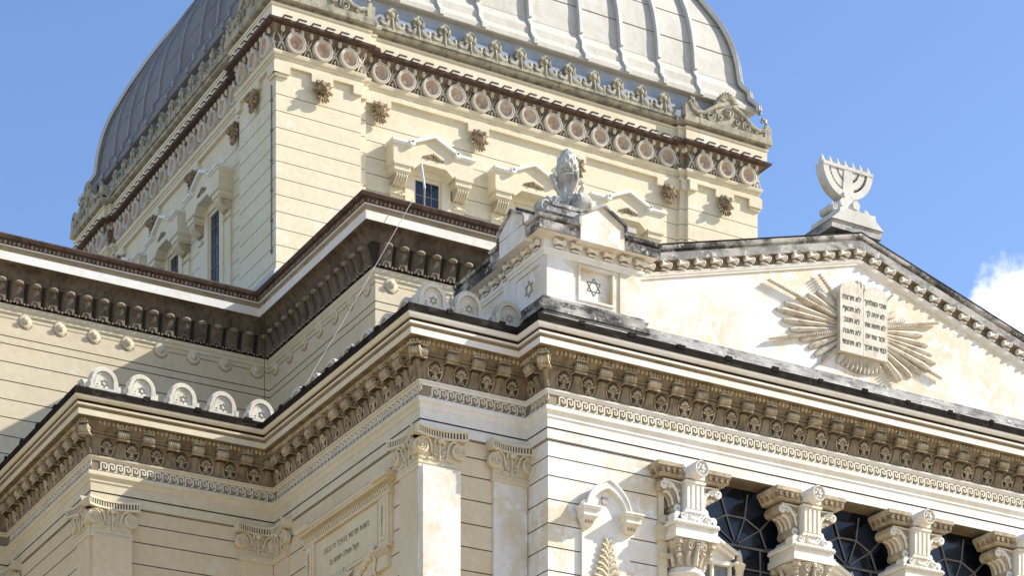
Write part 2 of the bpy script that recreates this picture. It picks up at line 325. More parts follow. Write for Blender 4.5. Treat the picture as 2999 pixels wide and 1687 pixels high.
rb = MB(); rb.add([(x, y, 20.04) for x, y in PP+[(15.1, 28.4)]], [tuple(range(len(PP)+1))]); rb.build('lower_roof', ROOF, B, smooth=0)

# runs of ornament: (start, direction, length, outward normal)
def runs(path):
    r = []
    for a, b in zip(path[:-1], path[1:]):
        L = math.dist(a, b); d = ((b[0]-a[0])/L, (b[1]-a[1])/L); r.append((a, d, L, (-d[1], d[0])))
    return r
def rz_of(n): return atan2(n[0], -n[1])
# meander relief, one mesh
mb = MB()
def key(b, t=.029):
    p, h = .172, .165
    pts = [((0, 0), (0, 1)), ((0, 1), (.74, 1)), ((.74, 1), (.74, .36)), ((.38, .36), (.74, .36)), ((.38, .36), (.38, .66)), ((-.26, 0), (0, 0))]
    for (x0, z0), (x1, z1) in pts:
        b.box(min(x0, x1)*p-t/2, max(x0, x1)*p+t/2, -.018, .004, min(z0, z1)*h-t/2, max(z0, z1)*h+t/2)
for (a, d, L, n) in runs(PP)[1:7]:
    cnt = int((L-.02)/.172); o0 = (L-cnt*.172)/2+.04
    for i in range(cnt):
        if a[0] == 15.1 and o0+i*.172 > 13.2: continue
        k = len(mb.v); key(mb); s = L-(o0+i*.172+.13) 
        c = (a[0]+d[0]*s+n[0]*.02, a[1]+d[1]*s+n[1]*.02)
        mb.move(k, lambda x, y, z, c=c, d=d, n=n: (c[0]-d[0]*x-n[0]*y, c[1]-d[1]*x-n[1]*y, 18.563+z))
mb.build('meander_relief', MEAND, mg, smooth=0)
# egg-and-bead row under the corona
eb = MB()
for (a, d, L, n) in runs(PP)[1:7]:
    for i in range(int(L/.098)+3):
        s = -.27+i*.098+.049
        if a[0] == 15.1 and s < 1 or s > L+.27: continue
        c = (a[0]+d[0]*s+n[0]*.285, a[1]+d[1]*s+n[1]*.285); eb.ell((c[0], c[1], 19.475), (.036, .036, .052), 6, 4)
eb.build('egg_moulding', SCROLL, B)['kind'] = 'stuff'

# cornice bracket: a reeded scroll on a flaring stem
def bracket():
    b = MB(); zc = 19.295; pr = []
    for i in range(21):
        x = -.105+.21*i/20; pr.append((.078+(.011 if (i//2) % 2 else -.007), x))
    b.lathe([(.05, -.115)]+pr+[(.05, .115)], (0, -.24, zc), 14, 'x')
    for sg in (-1, 1):
        b.lathe([(.074, 0), (.078, .014*sg), (.058, .016*sg)], (sg*.11, -.24, zc), 14, 'x', None, None, False)
        b.lathe([(.057, 0), (.030, .001*sg)], (sg*.113, -.24, zc), 12, 'x', 1, None, False)
        b.ell((sg*.118, -.24, zc), (.02, .032, .032), 8, 4)
    b.box(-.13, .13, -.20, -.05, 19.33, 19.41, 1); b.box(-.13, .13, -.31, -.05, 19.395, 19.42); 
    for i in range(4): b.ell((-.093+.062*i, -.31, 19.452), (.027, .035, .036), 6, 4)
    b.box(-.135, .135, -.26, -.02, 19.185, 19.207); b.box(-.115, .115, -.235, -.02, 19.165, 19.185, 1)
    for i in range(6): b.ell((-.11+.044*i, -.255, 19.18), (.014, .014, .016), 5, 3)
    rows = 9; vs = []; fs = []
    for i in range(rows):
        t = i/(rows-1); z = 19.17-(19.17-18.865)*t; w = .075+.075*t**2.4; o = cove_o(z)+.018+.022*(1-t)
        for j in range(9):
            q = -1+j/4; vs.append((w*q, -(o+.006*cos(q*pi*1.5)+.010*(1-q*q)), z))
    for i in range(rows-1):
        for j in range(8): fs.append((i*9+j, i*9+j+1, (i+1)*9+j+1, (i+1)*9+j))
    b.add(vs, fs, 2); e = [0, 8]
    for j in e:
        b.add([vs[i*9+j] for i in range(rows)]+[(vs[i*9+j][0]*1.0, -cove_o(vs[i*9+j][2])+.01, vs[i*9+j][2]) for i in range(rows)],
              [(i, i+1, rows+i+1, rows+i) for i in range(rows-1)], 2)
    return b
# palmette on a flat dark oval, dirt and a hollow's shade painted in
def palmette():
    b = MB(); N = 22; rim = []; oval = []
    for i in range(N):
        t = 2*pi*i/N; x = .140*cos(t); z = 19.04+.185*sin(t); oval.append((x, -(cove_o(z)+.004), z))
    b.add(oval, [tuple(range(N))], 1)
    for i in range(15):
        t = pi*(.92+1.16*i/14); x = .152*cos(t); z = 19.045+.195*sin(t); rim.append((x, -(cove_o(z)+.014), z))
    b.tube(rim, .015, 5)
    for k in range(7):
        a = radians(-75+25*k); l = .118
        cx, cz = l*sin(a)*.82, 19.01+l*cos(a)*1.1
        b.ell((cx, -(cove_o(cz)+.026), cz), (.024, .022, .040), 7, 5, rot=a)
        b.tube([(0, -(cove_o(18.97)+.02), 18.97), (cx*.7, -(cove_o(cz)+.022), 18.98+(cz-18.98)*.7)], .008, 4)
    b.ell((0, -(cove_o(18.98)+.03), 18.965), (.028, .022, .045), 6, 4)
    for sg in (-1, 1): b.spiral((sg*.040, 18.925), .042, .012, 1.2, -(cove_o(18.92)+.026), .013, sg, n=12)
    return b
br0 = bracket().build('cornice_bracket', [SCROLL, NICHESHADE, DIRTSHADE], B); pa0 = palmette().build('palmette', [SCROLL, NICHESHADE], B)
def place(proto, used, x, y, rz):
    if not used: proto.location = (x, y, 0); proto.rotation_euler = (0, 0, rz); used.append(1); return proto
    used.append(1); return dup(proto, (x, y, 0), rz)
ub, up_ = [], []
def row(face, pos_b, pos_p, const):
    for p in pos_b:
        if face == 'front': place(br0, ub, p, const, 0)
        else: place(br0, ub, const, p, LEFT)
    for p in pos_p:
        if face == 'front': place(pa0, up_, p, const, 0)
        else: place(pa0, up_, const, p, LEFT)
P = .567
row('front', [.10+.5+P*i for i in range(22)], [.31+P*i for i in range(23)], 0)
row('left', [.30], [.52], 0)
row('front', [-2.357-.12]+[-1.79+P*i for i in range(3)], [-2.08+P*i for i in range(4)], .824)
row('left', [1.28+.592*i for i in range(11)], [.98+.592*i for i in range(12)], -2.357)
row('front', [-5.92+.558*i for i in range(7)], [-6.23+.558*i for i in range(7)], 7.796)
row('left', [8.03+.573*i for i in range(10)], [8.31+.573*i for i in range(10)], -6.536)
# carved corner scrolls
cs = MB()
cs.lathe([(.05, -.115), (.083, -.11), (.092, -.09), (.075, -.07), (.09, -.04), (.075, 0), (.09, .04), (.075, .07), (.092, .09), (.083, .11), (.05, .115)], (0, -.10, 19.295), 16, 'x')
cs.box(-.12, .12, -.20, .10, 19.395, 19.42); cs.box(-.12, .12, -.12, .1, 19.185, 19.207)
for i in range(3): cs.ell((-.06+.06*i, -.18, 19.455), (.027, .035, .036), 6, 4)
for sg in (-1, 1): cs.ell((sg*.12, -.10, 19.295), (.02, .035, .035), 8, 4)
cs.tube([(0, .03, 19.18), (0, .09, 19.05), (0, .13, 18.95), (0, .16, 18.87)], [.05, .045, .05, .06], 8, 1)
for i, (x, y) in enumerate([(-.17, -.17), (-2.357-.17, .824-.17), (-6.536-.17, 7.796-.17)]):
    o = cs.build('corner_scroll', [SCROLL, DIRTSHADE], B, (x, y, 0), radians(-45)) if i == 0 else dup(o, (x, y, 0))

# pilaster with ionic capital
def capital(w=.86, narrow=False, half=0):
    b = MB(); hw = w/2; ab = []; n = 14
    for i in range(n+1):                               # concave fluted abacus
        q = -1+2*i/n; ab.append(((hw+.12)*q, -(.10+.15*q*q)))
    vs = [(x, y, z) for z in (17.76, 17.90) for x, y in ab]; m = n+1
    b.add(vs+[(x, .02, z) for z in (17.76, 17.90) for x, y in ab],
          [(i, i+1, m+i+1, m+i) for i in range(n)]+[(m+i, m+i+1, 3*m+i+1, 3*m+i) for i in range(n)]+[(i, i+1, 2*m+i+1, 2*m+i) for i in range(n)]+[(0, m, 3*m, 2*m), (n, m+n, 3*m+n, 2*m+n)], 1)
    for sg in (-1, 1): x = sg*(hw+.115); b.box(x-.014, x+.014, -.262, .02, 17.76, 17.90)
    for z0, z1, e in ((17.735, 17.775, .03), (17.885, 17.93, .035)):
        b.add([(x, y-e, z) for z in (z0, z1) for x, y in ab]+[(x, .02, z) for z in (z0, z1) for x, y in ab],
              [(i, i+1, m+i+1, m+i) for i in range(n)]+[(m+i, m+i+1, 3*m+i+1, 3*m+i) for i in range(n)]+[(i, i+1, 2*m+i+1, 2*m+i) for i in range(n)]+[(0, m, 3*m, 2*m), (n, m+n, 3*m+n, 2*m+n)])
    nf = int((2*hw+.2)/.056)
    for i in range(nf):
        x = -(hw+.10)+(2*hw+.2)*(i+.5)/nf; q = x/(hw+.12); y = -(.10+.15*q*q)
        b.box(x-.014, x+.014, y-.022, y+.01, 17.775, 17.885, 0)
    b.box(-hw, hw, -.07, .0, 17.26, 17.76)
    for sg in (-1, 1):
        cx = sg*(hw-.02); cz = 17.55
        b.lathe([(.10, -.02), (.15, -.04), (.155, -.15), (.13, -.165), (.125, -.15), (.02, -.15)], (cx, 0, cz), 20, 'y')
        b.spiral((cx, cz), .135, .03, 2.1, -.16, .014, sg); b.ell((cx, -.165, cz), (.03, .025, .03), 8, 5)
        b.tube([(cx-sg*.0, -.13, 17.70), (cx-sg*.12, -.12, 17.73), (cx-sg*.2, -.11, 17.66), (cx-sg*.24, -.10, 17.50), (cx-sg*.26, -.09, 17.37), (cx-sg*.16, -.09, 17.34)], .028, 6)
        b.spiral((sg*.085, 17.47), .06, .015, 1.4, -.10, .014, -sg, n=16); b.ell((sg*.10, -.10, 17.66), (.03, .03, .045), 6, 4, rot=sg*.6)
        b.tube([(sg*.02, -.09, 17.40), (sg*.07, -.10, 17.42), (sg*.12, -.10, 17.52), (sg*.11, -.10, 17.6)], .012, 5)
    b.ell((0, -.15, 17.685), (.07, .06, .055), 10, 6)
    for k in range(7):
        a = pi*k/6-pi/2; b.ell((.10*sin(a), -.12, 17.69+.07*cos(a)), (.022, .02, .035), 6, 4, rot=a, m=0)
    b.tube([(0, -.11, 17.64), (0, -.12, 17.5), (0, -.11, 17.36), (0, -.10, 17.26)], [.02, .014, .02, .008], 6)
    b.box(-hw+.04, hw-.04, -.085, 0, 17.33, 17.36)
    b.box(-hw-.03, hw+.03, -.10, 0, 17.235, 17.27); b.box(-hw-.02, hw+.02, -.085, 0, 17.15, 17.235)
    return b
SHAFT = .055
def pilaster(u, v, rz, w=.86, proud=.055, m=CREAM):
    s = MB(); s.box(-w/2+.02, w/2-.02, -proud, .05, 0, 17.16)
    o = s.build('pilaster', m, B, (u, v, 0), rz, smooth=0)
    capital(w).build('capital', [TRIM, NICHESHADE], o)
    return o
pilaster(-6.11, 7.796, 0, .86, .16); pilaster(-6.536, 8.2, LEFT, .80, .06)
pilaster(-2.80, 7.796, 0, .80, .05); pilaster(-2.357, 7.37, LEFT, .80, .05)
pilaster(-6.536, 13.1, LEFT, .80, .05)
pilaster(-2.0, .824, 0, .86, .20, WHITE); pilaster(-2.357, 1.24, LEFT, .80, .06)
pilaster(-.40, .824, 0, .80, .06, WHITE)

# ------------------------------------------------------------------ upper storey (arms of the cross)
QP = [(29, 13.55), (15.09, 13.55), (15.09, 7.63), (.01, 7.63), (.01, 13.55), (-14, 13.55), (-14, 28.4)]
JQ = [23.43, 23.25, 22.83, 22.39, 21.96, 21.54, 21.11, 20.69, 20.27]
band('upper_wall', joints(JQ, 20.04, 23.98), CREAM, QP, dark=True)
band('upper_moulding', [(.0, 23.96), (.03, 23.975), (.035, 24.04), (.055, 24.055), (.07, 24.09), (.075, 24.15), (.03, 24.155)], TRIM, QP)
def qc(z): return .04+.30*max(0, (z-24.155)/.80)**1.7
band('upper_cove', [(qc(24.155+.8*i/10), 24.155+.8*i/10) for i in range(11)]+[(.36, 24.96), (.45, 24.985)], SOOTSHADE, QP)
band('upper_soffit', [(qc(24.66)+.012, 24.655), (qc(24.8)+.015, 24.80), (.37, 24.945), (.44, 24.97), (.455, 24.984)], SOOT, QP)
band('upper_corona', [(.45, 24.985), (.46, 24.99), (.46, 25.19), (.38, 25.195)], TRIMW, QP)
band('upper_hollow', [(.39, 25.194), (.37, 25.195), (.375, 25.235), (.42, 25.28), (.425, 25.29), (.46, 25.292)], SHADY, QP)
band('upper_fillet', [(.44, 25.291), (.505, 25.293), (.51, 25.318), (.44, 25.322)], TRIMW, QP)
lb = MB(); lb.sweep(QP, [(.44, 25.322), (.50, 25.33), (.53, 25.38), (.55, 25.42), (.56, 25.43)])
for (a, d, L, n) in runs(QP)[1:5]:
    k = 0; s = -.45
    while s < L+.45:
        c = (a[0]+d[0]*s+n[0]*.515, a[1]+d[1]*s+n[1]*.515)
        lb.ell((c[0], c[1], 25.375), (.032, .032, .045) if k % 3 else (.045, .045, .05), 6, 4, m=1); s += .105; k += 1
lb.build('leaf_moulding', [BROWN, SOOTB], B)
band('upper_gutter', [(.55, 25.425), (.60, 25.43), (.63, 25.50), (.62, 25.53), (.55, 25.53), (.52, 25.50), (-.3, 25.58)], BROWN, QP)
rb = MB(); rb.add([(x, y, 25.56) for x, y in QP[:-1]+[(-14, 28.4), (29, 28.4)]], [tuple(range(len(QP)+1))]); rb.build('upper_roof', FLASH, B, smooth=0)
# tongues, beads and leaf trim of the deep cove
fb = MB(); tb = MB()
def tongue(b, t):
    w = .165; rows = 8; vs = []; fs = []
    for i in range(rows):
        z = 24.20+.44*i/(rows-1)
        for j, q in enumerate((-1, -.8, -.35, .35, .8, 1)):
            vs.append((w*q, -(qc(z)+(.0 if abs(q) == 1 else .085-.025*(abs(q) > .5))), z))
    for i in range(rows-1):
        for j in range(5): fs.append((i*6+j, i*6+j+1, (i+1)*6+j+1, (i+1)*6+j))
    k = rows-1; vs.append((0, -qc(24.66)+.0, 24.67)); fs += [(k*6+j, k*6+j+1, len(vs)-1) for j in range(5)]
    b.add(vs, fs, 0)
    b.ell((0, -(qc(24.62)+.085), 24.625), (.115, .085, .055), 10, 6, m=1)
    for j in range(5):                                # scalloped leaf trim
        x = -.165+.082*j; b.ell((x, -(qc(24.20)+.075), 24.195+.02*(j % 2)), (.030, .03, .026), 6, 4, m=1)
    t.tube([(.085*cos(pi*i/8), -(qc(24.25)+.095), 24.225+.075*sin(pi*i/8)) for i in range(9)], .009, 5, 0)
for (a, d, L, n) in runs(QP)[1:5]:
    cnt = max(1, round(L/.409)); p = L/cnt
    for i in range(cnt):
        s = (i+.5)*p
        if a[0] > 15 and (d[1] < 0 or s < 4): continue
        for b, k in ((fb, len(fb.v)), (tb, len(tb.v))): pass
        k1, k2 = len(fb.v), len(tb.v); tongue(fb, tb); c = (a[0]+d[0]*s, a[1]+d[1]*s)
        f = lambda x, y, z, c=c, d=d, n=n: (c[0]-d[0]*x-n[0]*y, c[1]-d[1]*x-n[1]*y, z)
        fb.move(k1, f); tb.move(k2, f)
fo = fb.build('cove_tongue', [SOOT, SOOTB], B); fo['kind'] = 'stuff'
tb.build('leaf_trim', SOOTB, fo)
# round bosses under the cove, each with the groove that runs round it
bo = MB()
bo.lathe([(.0, -.005), (.145, -.006), (.15, -.02), (.13, -.03), (.0, -.03)], (0, 0, 0), 18, 'y')
bo.ell((.0, -.03, .015), (.088, .075, .088), 12, 7)
for k in range(5): bo.tube([(-.05+.025*k, -.10, .0), (-.07+.035*k, -.085, .07)], .006, 4)
bo.tube([(.178*cos(t), -.002, .178*sin(t)) for t in [pi+.35+(pi-.7)*i/10 for i in range(11)]], .011, 4, 1)
bo0 = bo.build('wall_boss', [TRIM, INKL], B); ux = []
def bosses(face, ps, c, z=23.85):
    for p in ps:
        o = place(bo0, ux, p if face == 'front' else c, c if face == 'front' else p, 0 if face == 'front' else LEFT)
        o.location.z = z
bosses('front', [-.33-.832*i for i in range(14)], 13.55)
bosses('left', [8.02+.855*i for i in range(7)], .01)
bosses('front', [.40+.83*i for i in range(3)], 7.63)
gl = MB()
for (a, d, L, n), ps in ((((.01, 7.63), (-1, 0), 2.3, (0, -1)), None),):
    pass
def groove(face, ps, c, half, lo, hi):
    ends = [lo]+sum([[p-.18, p+.18] for p in ps], [])+[hi]
    for x0, x1 in zip(ends[::2], ends[1::2]):
        if x1 <= x0: continue
        if face == 'front': gl.box(x0, x1, c-.004, c+.01, 23.845, 23.868)
        else: gl.box(c-.004, c+.01, x0, x1, 23.845, 23.868)
groove('front', sorted([-.33-.832*i for i in range(14)]), 13.55, 0, -11.9, 0)
groove('left', [8.02+.855*i for i in range(7)], .01, 0, 7.63, 13.55)
groove('front', [.40+.83*i for i in range(3)], 7.63, 0, .02, 2.6)
gl.build('wall_groove', INKL, B, smooth=0)['kind'] = 'stuff'

# ------------------------------------------------------------------ square tower under the dome
CU, CV, HT = 7.55, 21.0, 7.30
side = [(7.3, 7.3), (4.97, 7.3), (4.97, 7.19), (4.78, 7.19), (4.78, 7.08), (-4.78, 7.08), (-4.78, 7.19), (-4.97, 7.19), (-4.97, 7.3)]
TP = [(CU+s, CV-q) for s, q in side]+[(CU-q, CV-s) for s, q in side]+[(CU-s, CV+q) for s, q in side]+[(CU+q, CV+s) for s, q in side]
JT = [30.905-.4165*i for i in range(14)]
band('tower_wall', joints(JT, 25.2, 31.68, .0075), CREAMT, TP, True, True)
band('tower_plinth', [(.05, 25.3), (.05, 26.35), (.09, 26.37), (.09, 26.48), (.04, 26.52), (.0, 26.60)], FLASH, TP, True)
band('tower_architrave', [(.03, 31.66), (.06, 31.68), (.06, 31.73), (.03, 31.745), (.03, 31.79), (.055, 31.80), (.055, 31.85), (.09, 31.865), (.11, 31.92), (.11, 31.955), (.01, 31.965)], TRIM, TP, True)
band('tower_frieze', [(.01, 31.965), (.0, 31.97), (.0, 32.40), (.03, 32.42), (.05, 32.45), (.10, 32.55), (.14, 32.575)], DIRTSHADE, TP, True)
band('tower_drip_edge', [(.14, 32.575), (.24, 32.58), (.285, 32.60), (.295, 32.65), (.22, 32.665)], BROWN, TP, True)
band('tower_attic', [(.22, 32.66), (.19, 32.67), (.19, 32.98), (.215, 32.99), (.225, 33.035), (.19, 33.045)], CREAMT, TP, True)
band('tower_coping', [(.17, 33.045), (.16, 33.10), (.26, 33.125), (.30, 33.15), (.305, 33.22), (.26, 33.27), (-1.2, 33.32)], CREST, TP, True)
eg = MB(); ti = MB()
for (a, d, L, n) in runs(TP+TP[:1]):
    if n[0] > .5 or n[1] > .5: continue
    for i in range(max(1, int(L/.247))):
        s = (i+.5)*L/max(1, int(L/.247)); c = (a[0]+d[0]*s+n[0]*.10, a[1]+d[1]*s+n[1]*.10); eg.ell((c[0]+n[0]*.03, c[1]+n[1]*.03, 32.485), (.058, .058, .085), 8, 5, m=0)
    if L < 1: continue
    cnt = int(L/.37)
    for i in range(cnt):
        s = (i+.5)*L/cnt; c = (a[0]+d[0]*s, a[1]+d[1]*s); k = len(ti.v)
        ti.box(-.10, .10, -.315, -.16, 32.655, 32.695, 0); ti.box(-.11, .11, -.33, -.16, 32.695, 32.73, 1)  # dark cap draws the shadow line above each white block
        ti.move(k, lambda x, y, z, c=c, d=d, n=n: (c[0]-d[0]*x-n[0]*y, c[1]-d[1]*x-n[1]*y, z))
eg.build('egg_moulding', RAYM, B)['kind'] = 'stuff'; ti.build('drip_tile', [TRIMW, BROWN], B, smooth=0)['kind'] = 'stuff'
# stepped band with drops at the masks
sb = MB(); R_, D_ = 31.60, 31.405
def crenel(x0, x1, drops):
    p = [(x0, 31.68)]; x = x0; pts = []
    for a, b in drops:
        if a > x: pts += [(x, R_), (a, R_)] if x > x0 or a > x0 else []
        pts += [(a, D_), (b, D_)]; x = b
    if x < x1: pts += [(x, R_), (x1, R_)]
    return p+pts+[(x1, 31.68)]
M = [-6.09, -4.40, -1.52, 1.45, 4.40, 6.13]
sb.prism(crenel(-7.39, -4.97, [(-7.39, -6.95), (-6.37, -5.78), (-5.22, -4.97)]), -.095, .04, 'y')
sb.prism(crenel(4.97, 7.39, [(4.97, 5.22), (5.83, 6.43), (6.95, 7.39)]), -.095, .04, 'y')
sb.prism([(-4.97, 31.68), (-4.97, D_), (-4.78, D_), (-4.78, 31.68)], .015, .15, 'y'); sb.prism([(4.97, 31.68), (4.97, D_), (4.78, D_), (4.78, 31.68)], .015, .15, 'y')
sb.prism(crenel(-4.78, 4.78, [(-4.78, -4.05), (-1.82, -1.20), (1.15, 1.77), (4.05, 4.78)]), .125, .26, 'y')
for k, (x0, x1, y) in enumerate(((-7.36, -6.98, -.06), (6.98, 7.36, -.06))): sb.prism([(x0, D_), (x0+.02, 31.33), (x1-.02, 31.33), (x1, D_)], y, .03, 'y')
sbo = sb.build('stepped_band', TRIM, B, (CU, CV-HT, 0), 0, smooth=0); dup(sbo, (CU-HT, CV, 0), LEFT)
# roundels
ro = MB()
ro.lathe([(.262, .02), (.265, -.14), (.252, -.175), (.236, -.175), (.226, -.145), (.218, -.145), (.211, -.165), (.196, -.165), (.185, -.13)], (0, 0, 0), 28, 'y', 0, None, False)
ro.lathe([(.20, -.14), (.188, -.12), (.15, -.05), (.09, -.012), (.07, -.03), (.03, -.06), (.0, -.065)], (0, 0, 0), 24, 'y', 1, None, False)
pf = MB()                                              # leaf tuft between two roundels
for sg in (-1, 1):
    pf.tube([(sg*.02, -.05, -.06), (sg*.07, -.06, -.10), (sg*.10, -.05, -.2), (sg*.10, -.03, -.235)], [.02, .022, .02, .012], 5)
    pf.tube([(sg*.015, -.05, .0), (sg*.05, -.06, .1), (sg*.11, -.04, .2)], [.02, .02, .008], 5)
pf.box(-.06, .06, -.075, 0, -.06, -.02); pf.tube([(0, -.05, -.02), (0, -.06, .2)], [.018, .008], 5)
pf.ell((0, -.05, -.17), (.035, .03, .055), 6, 4)
ro0 = ro.build('roundel', [ANTM, TERRA], B); pf0 = pf.build('leaf_tuft', RAYM, B); ur, uq = [], []
XR = [-6.81+.733*i for i in range(3)]; XC = [-4.36+.7265*i for i in range(13)]; XR2 = [5.42+.733*i for i in range(3)]
for fc in ('front', 'left'):
    for xs, dq in ((XR, 7.3), (XC, 7.08), (XR2, 7.3)):
        for x in xs:
            q = (CU+x, CV-dq) if fc == 'front' else (CU-dq, CV-x)
            if fc == 'left' and x < -2.0 and dq < 7.2 and False: continue
            o = place(ro0, ur, q[0], q[1], 0 if fc == 'front' else LEFT); o.location.z = 32.215
        for x in [xs[0]-.365]+[t+.365 for t in xs]:
            q = (CU+x, CV-dq) if fc == 'front' else (CU-dq, CV-x)
            o = place(pf0, uq, q[0], q[1], 0 if fc == 'front' else LEFT); o.location.z = 32.215
# lion masks
ma = MB()
ma.ell((0, -.10, .06), (.15, .12, .16), 10, 7); ma.ell((0, -.20, .0), (.085, .09, .075), 8, 6); ma.ell((0, -.245, .035), (.04, .04, .03), 6, 4)
for sg in (-1, 1):
    ma.ell((sg*.07, -.19, .115), (.05, .04, .028), 6, 4, rot=sg*.5); ma.ell((sg*.055, -.205, .075), (.02, .02, .018), 6, 4, m=1)
    ma.ell((sg*.15, -.10, .19), (.05, .04, .06), 6, 4, rot=sg*.7); ma.ell((sg*.235, -.06, -.02), (.06, .03, .04), 6, 4, rot=sg*-.5)
ma.ell((0, -.215, -.045), (.05, .05, .014), 6, 4, m=1)
for k in range(11):
    a = pi*2*k/11; ma.ell((.165*sin(a), -.05, .06+.17*cos(a)), (.05, .06, .065), 6, 4, rot=a)
for k in range(5):
    a = radians(180-44+22*k); ma.ell((.17*sin(a), -.07, -.05+.17*cos(a)), (.035, .05, .085), 6, 4, rot=a)
ma0 = ma.build('lion_mask', [LION, NICHESHADE], B); um = []
for fc in ('front', 'left'):
    for x in M:
        dq = 7.37 if abs(x) > 5 else 7.16
        q = (CU+x, CV-dq) if fc == 'front' else (CU-dq, CV-x)
        o = place(ma0, um, q[0], q[1], 0 if fc == 'front' else LEFT); o.location.z = 31.20
# tower windows
wi = MB()
wi.prism([(-1.15, 29.92), (-1.15, 30.44), (-.74, 30.44), (-.56, 30.52), (0, 30.78), (.56, 30.52), (.74, 30.44), (1.15, 30.44), (1.15, 29.92), (.60, 29.92), (.57, 29.86), (.36, 30.04), (-.36, 30.04), (-.57, 29.86), (-.60, 29.92)], -.42, .05, 'y')
for sg in (-1, 1):
    wi.box(min(sg*1.07, sg*.66), max(sg*1.07, sg*.66), -.06, .05, 26, 29.45)
    wi.box(min(sg*1.09, sg*.64), max(sg*1.09, sg*.64), -.11, .05, 29.27, 29.33)
    wi.box(min(sg*.66, sg*.40), max(sg*.66, sg*.40), -.10, .05, 26, 29.94); wi.box(min(sg*.44, sg*.34), max(sg*.44, sg*.34), -.05, .05, 26, 29.86)
    wi.spiral((sg*.80, 29.30), .07, .02, 1.2, -.12, .012, sg, n=12)
wi.box(-.66, .66, -.12, .05, 29.86, 30.04); wi.box(-.40, .40, -.06, .05, 29.78, 29.86)
hood = MB()
def ribbon(b, pts, t, y0, y1, m=None):
    up_l = [(x, z+t) for x, z in pts]; b.prism(list(pts)+up_l[::-1], y0, y1, 'y', m)
ribbon(hood, [(-.60, 30.47), (0, 30.73), (.60, 30.47)], .085, -.52, .05)
for sg in (-1, 1):
    hood.box(min(sg*.68, sg*1.21), max(sg*.68, sg*1.21), -.50, .05, 30.43, 30.49); hood.box(min(sg*.70, sg*1.17), max(sg*.70, sg*1.17), -.46, .05, 30.39, 30.43)
    hood.lathe([(.0, -.54), (.075, -.54), (.085, -.52), (.085, .0)], (sg*.655, 0, 30.455), 12, 'y'); hood.lathe([(.0, -.56), (.022, -.555), (.022, -.50)], (sg*.655, 0, 30.48), 8, 'y', 1)
cns = MB()                                             # console that carries the hood
cns.box(-.235, .235, -.40, .05, 29.74, 29.92); cns.box(-.26, .26, -.44, .05, 29.875, 29.93); cns.box(-.21, .21, -.36, .05, 29.69, 29.74)
cns.prism([(.05, 29.69), (-.34, 29.69), (-.34, 29.62), (-.27, 29.52), (-.14, 29.45), (.05, 29.43)], -.17, .17, 'x', 1)
for i in range(5):
    x = -.14+.07*i; cns.tube([(x, -.345, 29.68), (x, -.35, 29.62), (x, -.28, 29.52), (x, -.15, 29.455)], .02, 6, 0); cns.ell((x, -.345, 29.655), (.032, .02, .04), 6, 4, m=0)
ornament = MB()
for k in range(-5, 6):
    h = .13*(1-abs(k)/6)+.02; ornament.ell((k*.055, -.425, 30.20+h*.5), (.036, .03, h*.55+.012), 6, 4, rot=k*.12)
ornament.ell((0, -.44, 30.29), (.045, .03, .045), 8, 5)
for sg in (-1, 1): ornament.spiral((sg*.15, 30.22), .05, .012, 1.2, -.44, .012, sg, n=10)
gls = MB(); gls.box(-.345, .345, -.012, .0, 26, 29.79)
gbr = MB()
for x in (-.10, .13): gbr.box(x-.012, x+.012, -.03, -.01, 26, 29.79)
for z in (29.42, 28.9, 28.38, 27.86, 27.34, 26.82): gbr.box(-.345, .345, -.028, -.012, z-.012, z+.012)
w0 = wi.build('tower_window', CREAMT, B, smooth=0)
hood.build('hood', [TRIMW, IRON], w0)
for sg in (-1, 1): cns.build('console', [TRIM, SCROLL], w0, (sg*.88, 0, 0))
ornament.build('carved_leaf', LION, w0); gls.build('pane', GLASS, w0, smooth=0); gbr.build('glazing_bar', LATT, w0, smooth=0)
uw = []
for fc in ('front', 'left'):
    for x in (-3.0, -.04, 2.90):
        q = (CU+x, CV-7.08) if fc == 'front' else (CU-7.08, CV-x)
        place(w0, uw, q[0], q[1], 0 if fc == 'front' else LEFT)

# ------------------------------------------------------------------ cresting on the tower
cr = MB()
def leafplate(b, poly, y0, y1, m=None): b.prism(poly, y0, y1, 'y', m)
half = [(.0, .56), (.05, .54), (.11, .49), (.165, .44), (.175, .37), (.14, .33), (.15, .28), (.11, .245), (.072, .22), (.068, .17), (.10, .11), (.16, .055), (.24, .0)]
leafplate(cr, [(-x, z) for x, z in half[::-1]]+half[1:], -.07, .07)
cr.ell((0, -.08, .37), (.075, .05, .085), 8, 6); cr.tube([(0, -.07, .28), (0, -.09, .12), (0, -.07, .0)], [.035, .03, .05], 6)
for sg in (-1, 1):
    cr.spiral((sg*.13, .30), .05, .012, 1.3, -.07, .024, sg, n=12); cr.tube([(sg*.07, -.07, .25), (sg*.135, -.08, .42), (sg*.04, -.07, .53)], [.024, .03, .014], 5)
    cr.tube([(sg*.075, -.03, .22), (sg*.13, -.04, .11), (sg*.21, -.04, .07), (sg*.29, -.04, .09), (sg*.335, -.04, .155), (sg*.32, -.04, .225), (sg*.27, -.04, .21)], [.05, .062, .07, .062, .05, .042, .03], 7)
    cr.ell((sg*.36, 0, .21), (.03, .04, .04), 6, 4)
cr.box(-.38, .38, -.10, .12, -.06, .015)
cr0 = cr.build('crest_palmette', CREST, B); uc = []
for fc in ('front', 'left'):
    for i in range(12):
        x = -4.13+.752*i; dq = 7.33
        q = (CU+x, CV-dq) if fc == 'front' else (CU-dq, CV-x)
        o = place(cr0, uc, q[0], q[1], 0 if fc == 'front' else LEFT); o.location.z = 33.29
ac = MB()                                             # scrolled gable on each corner pavilion
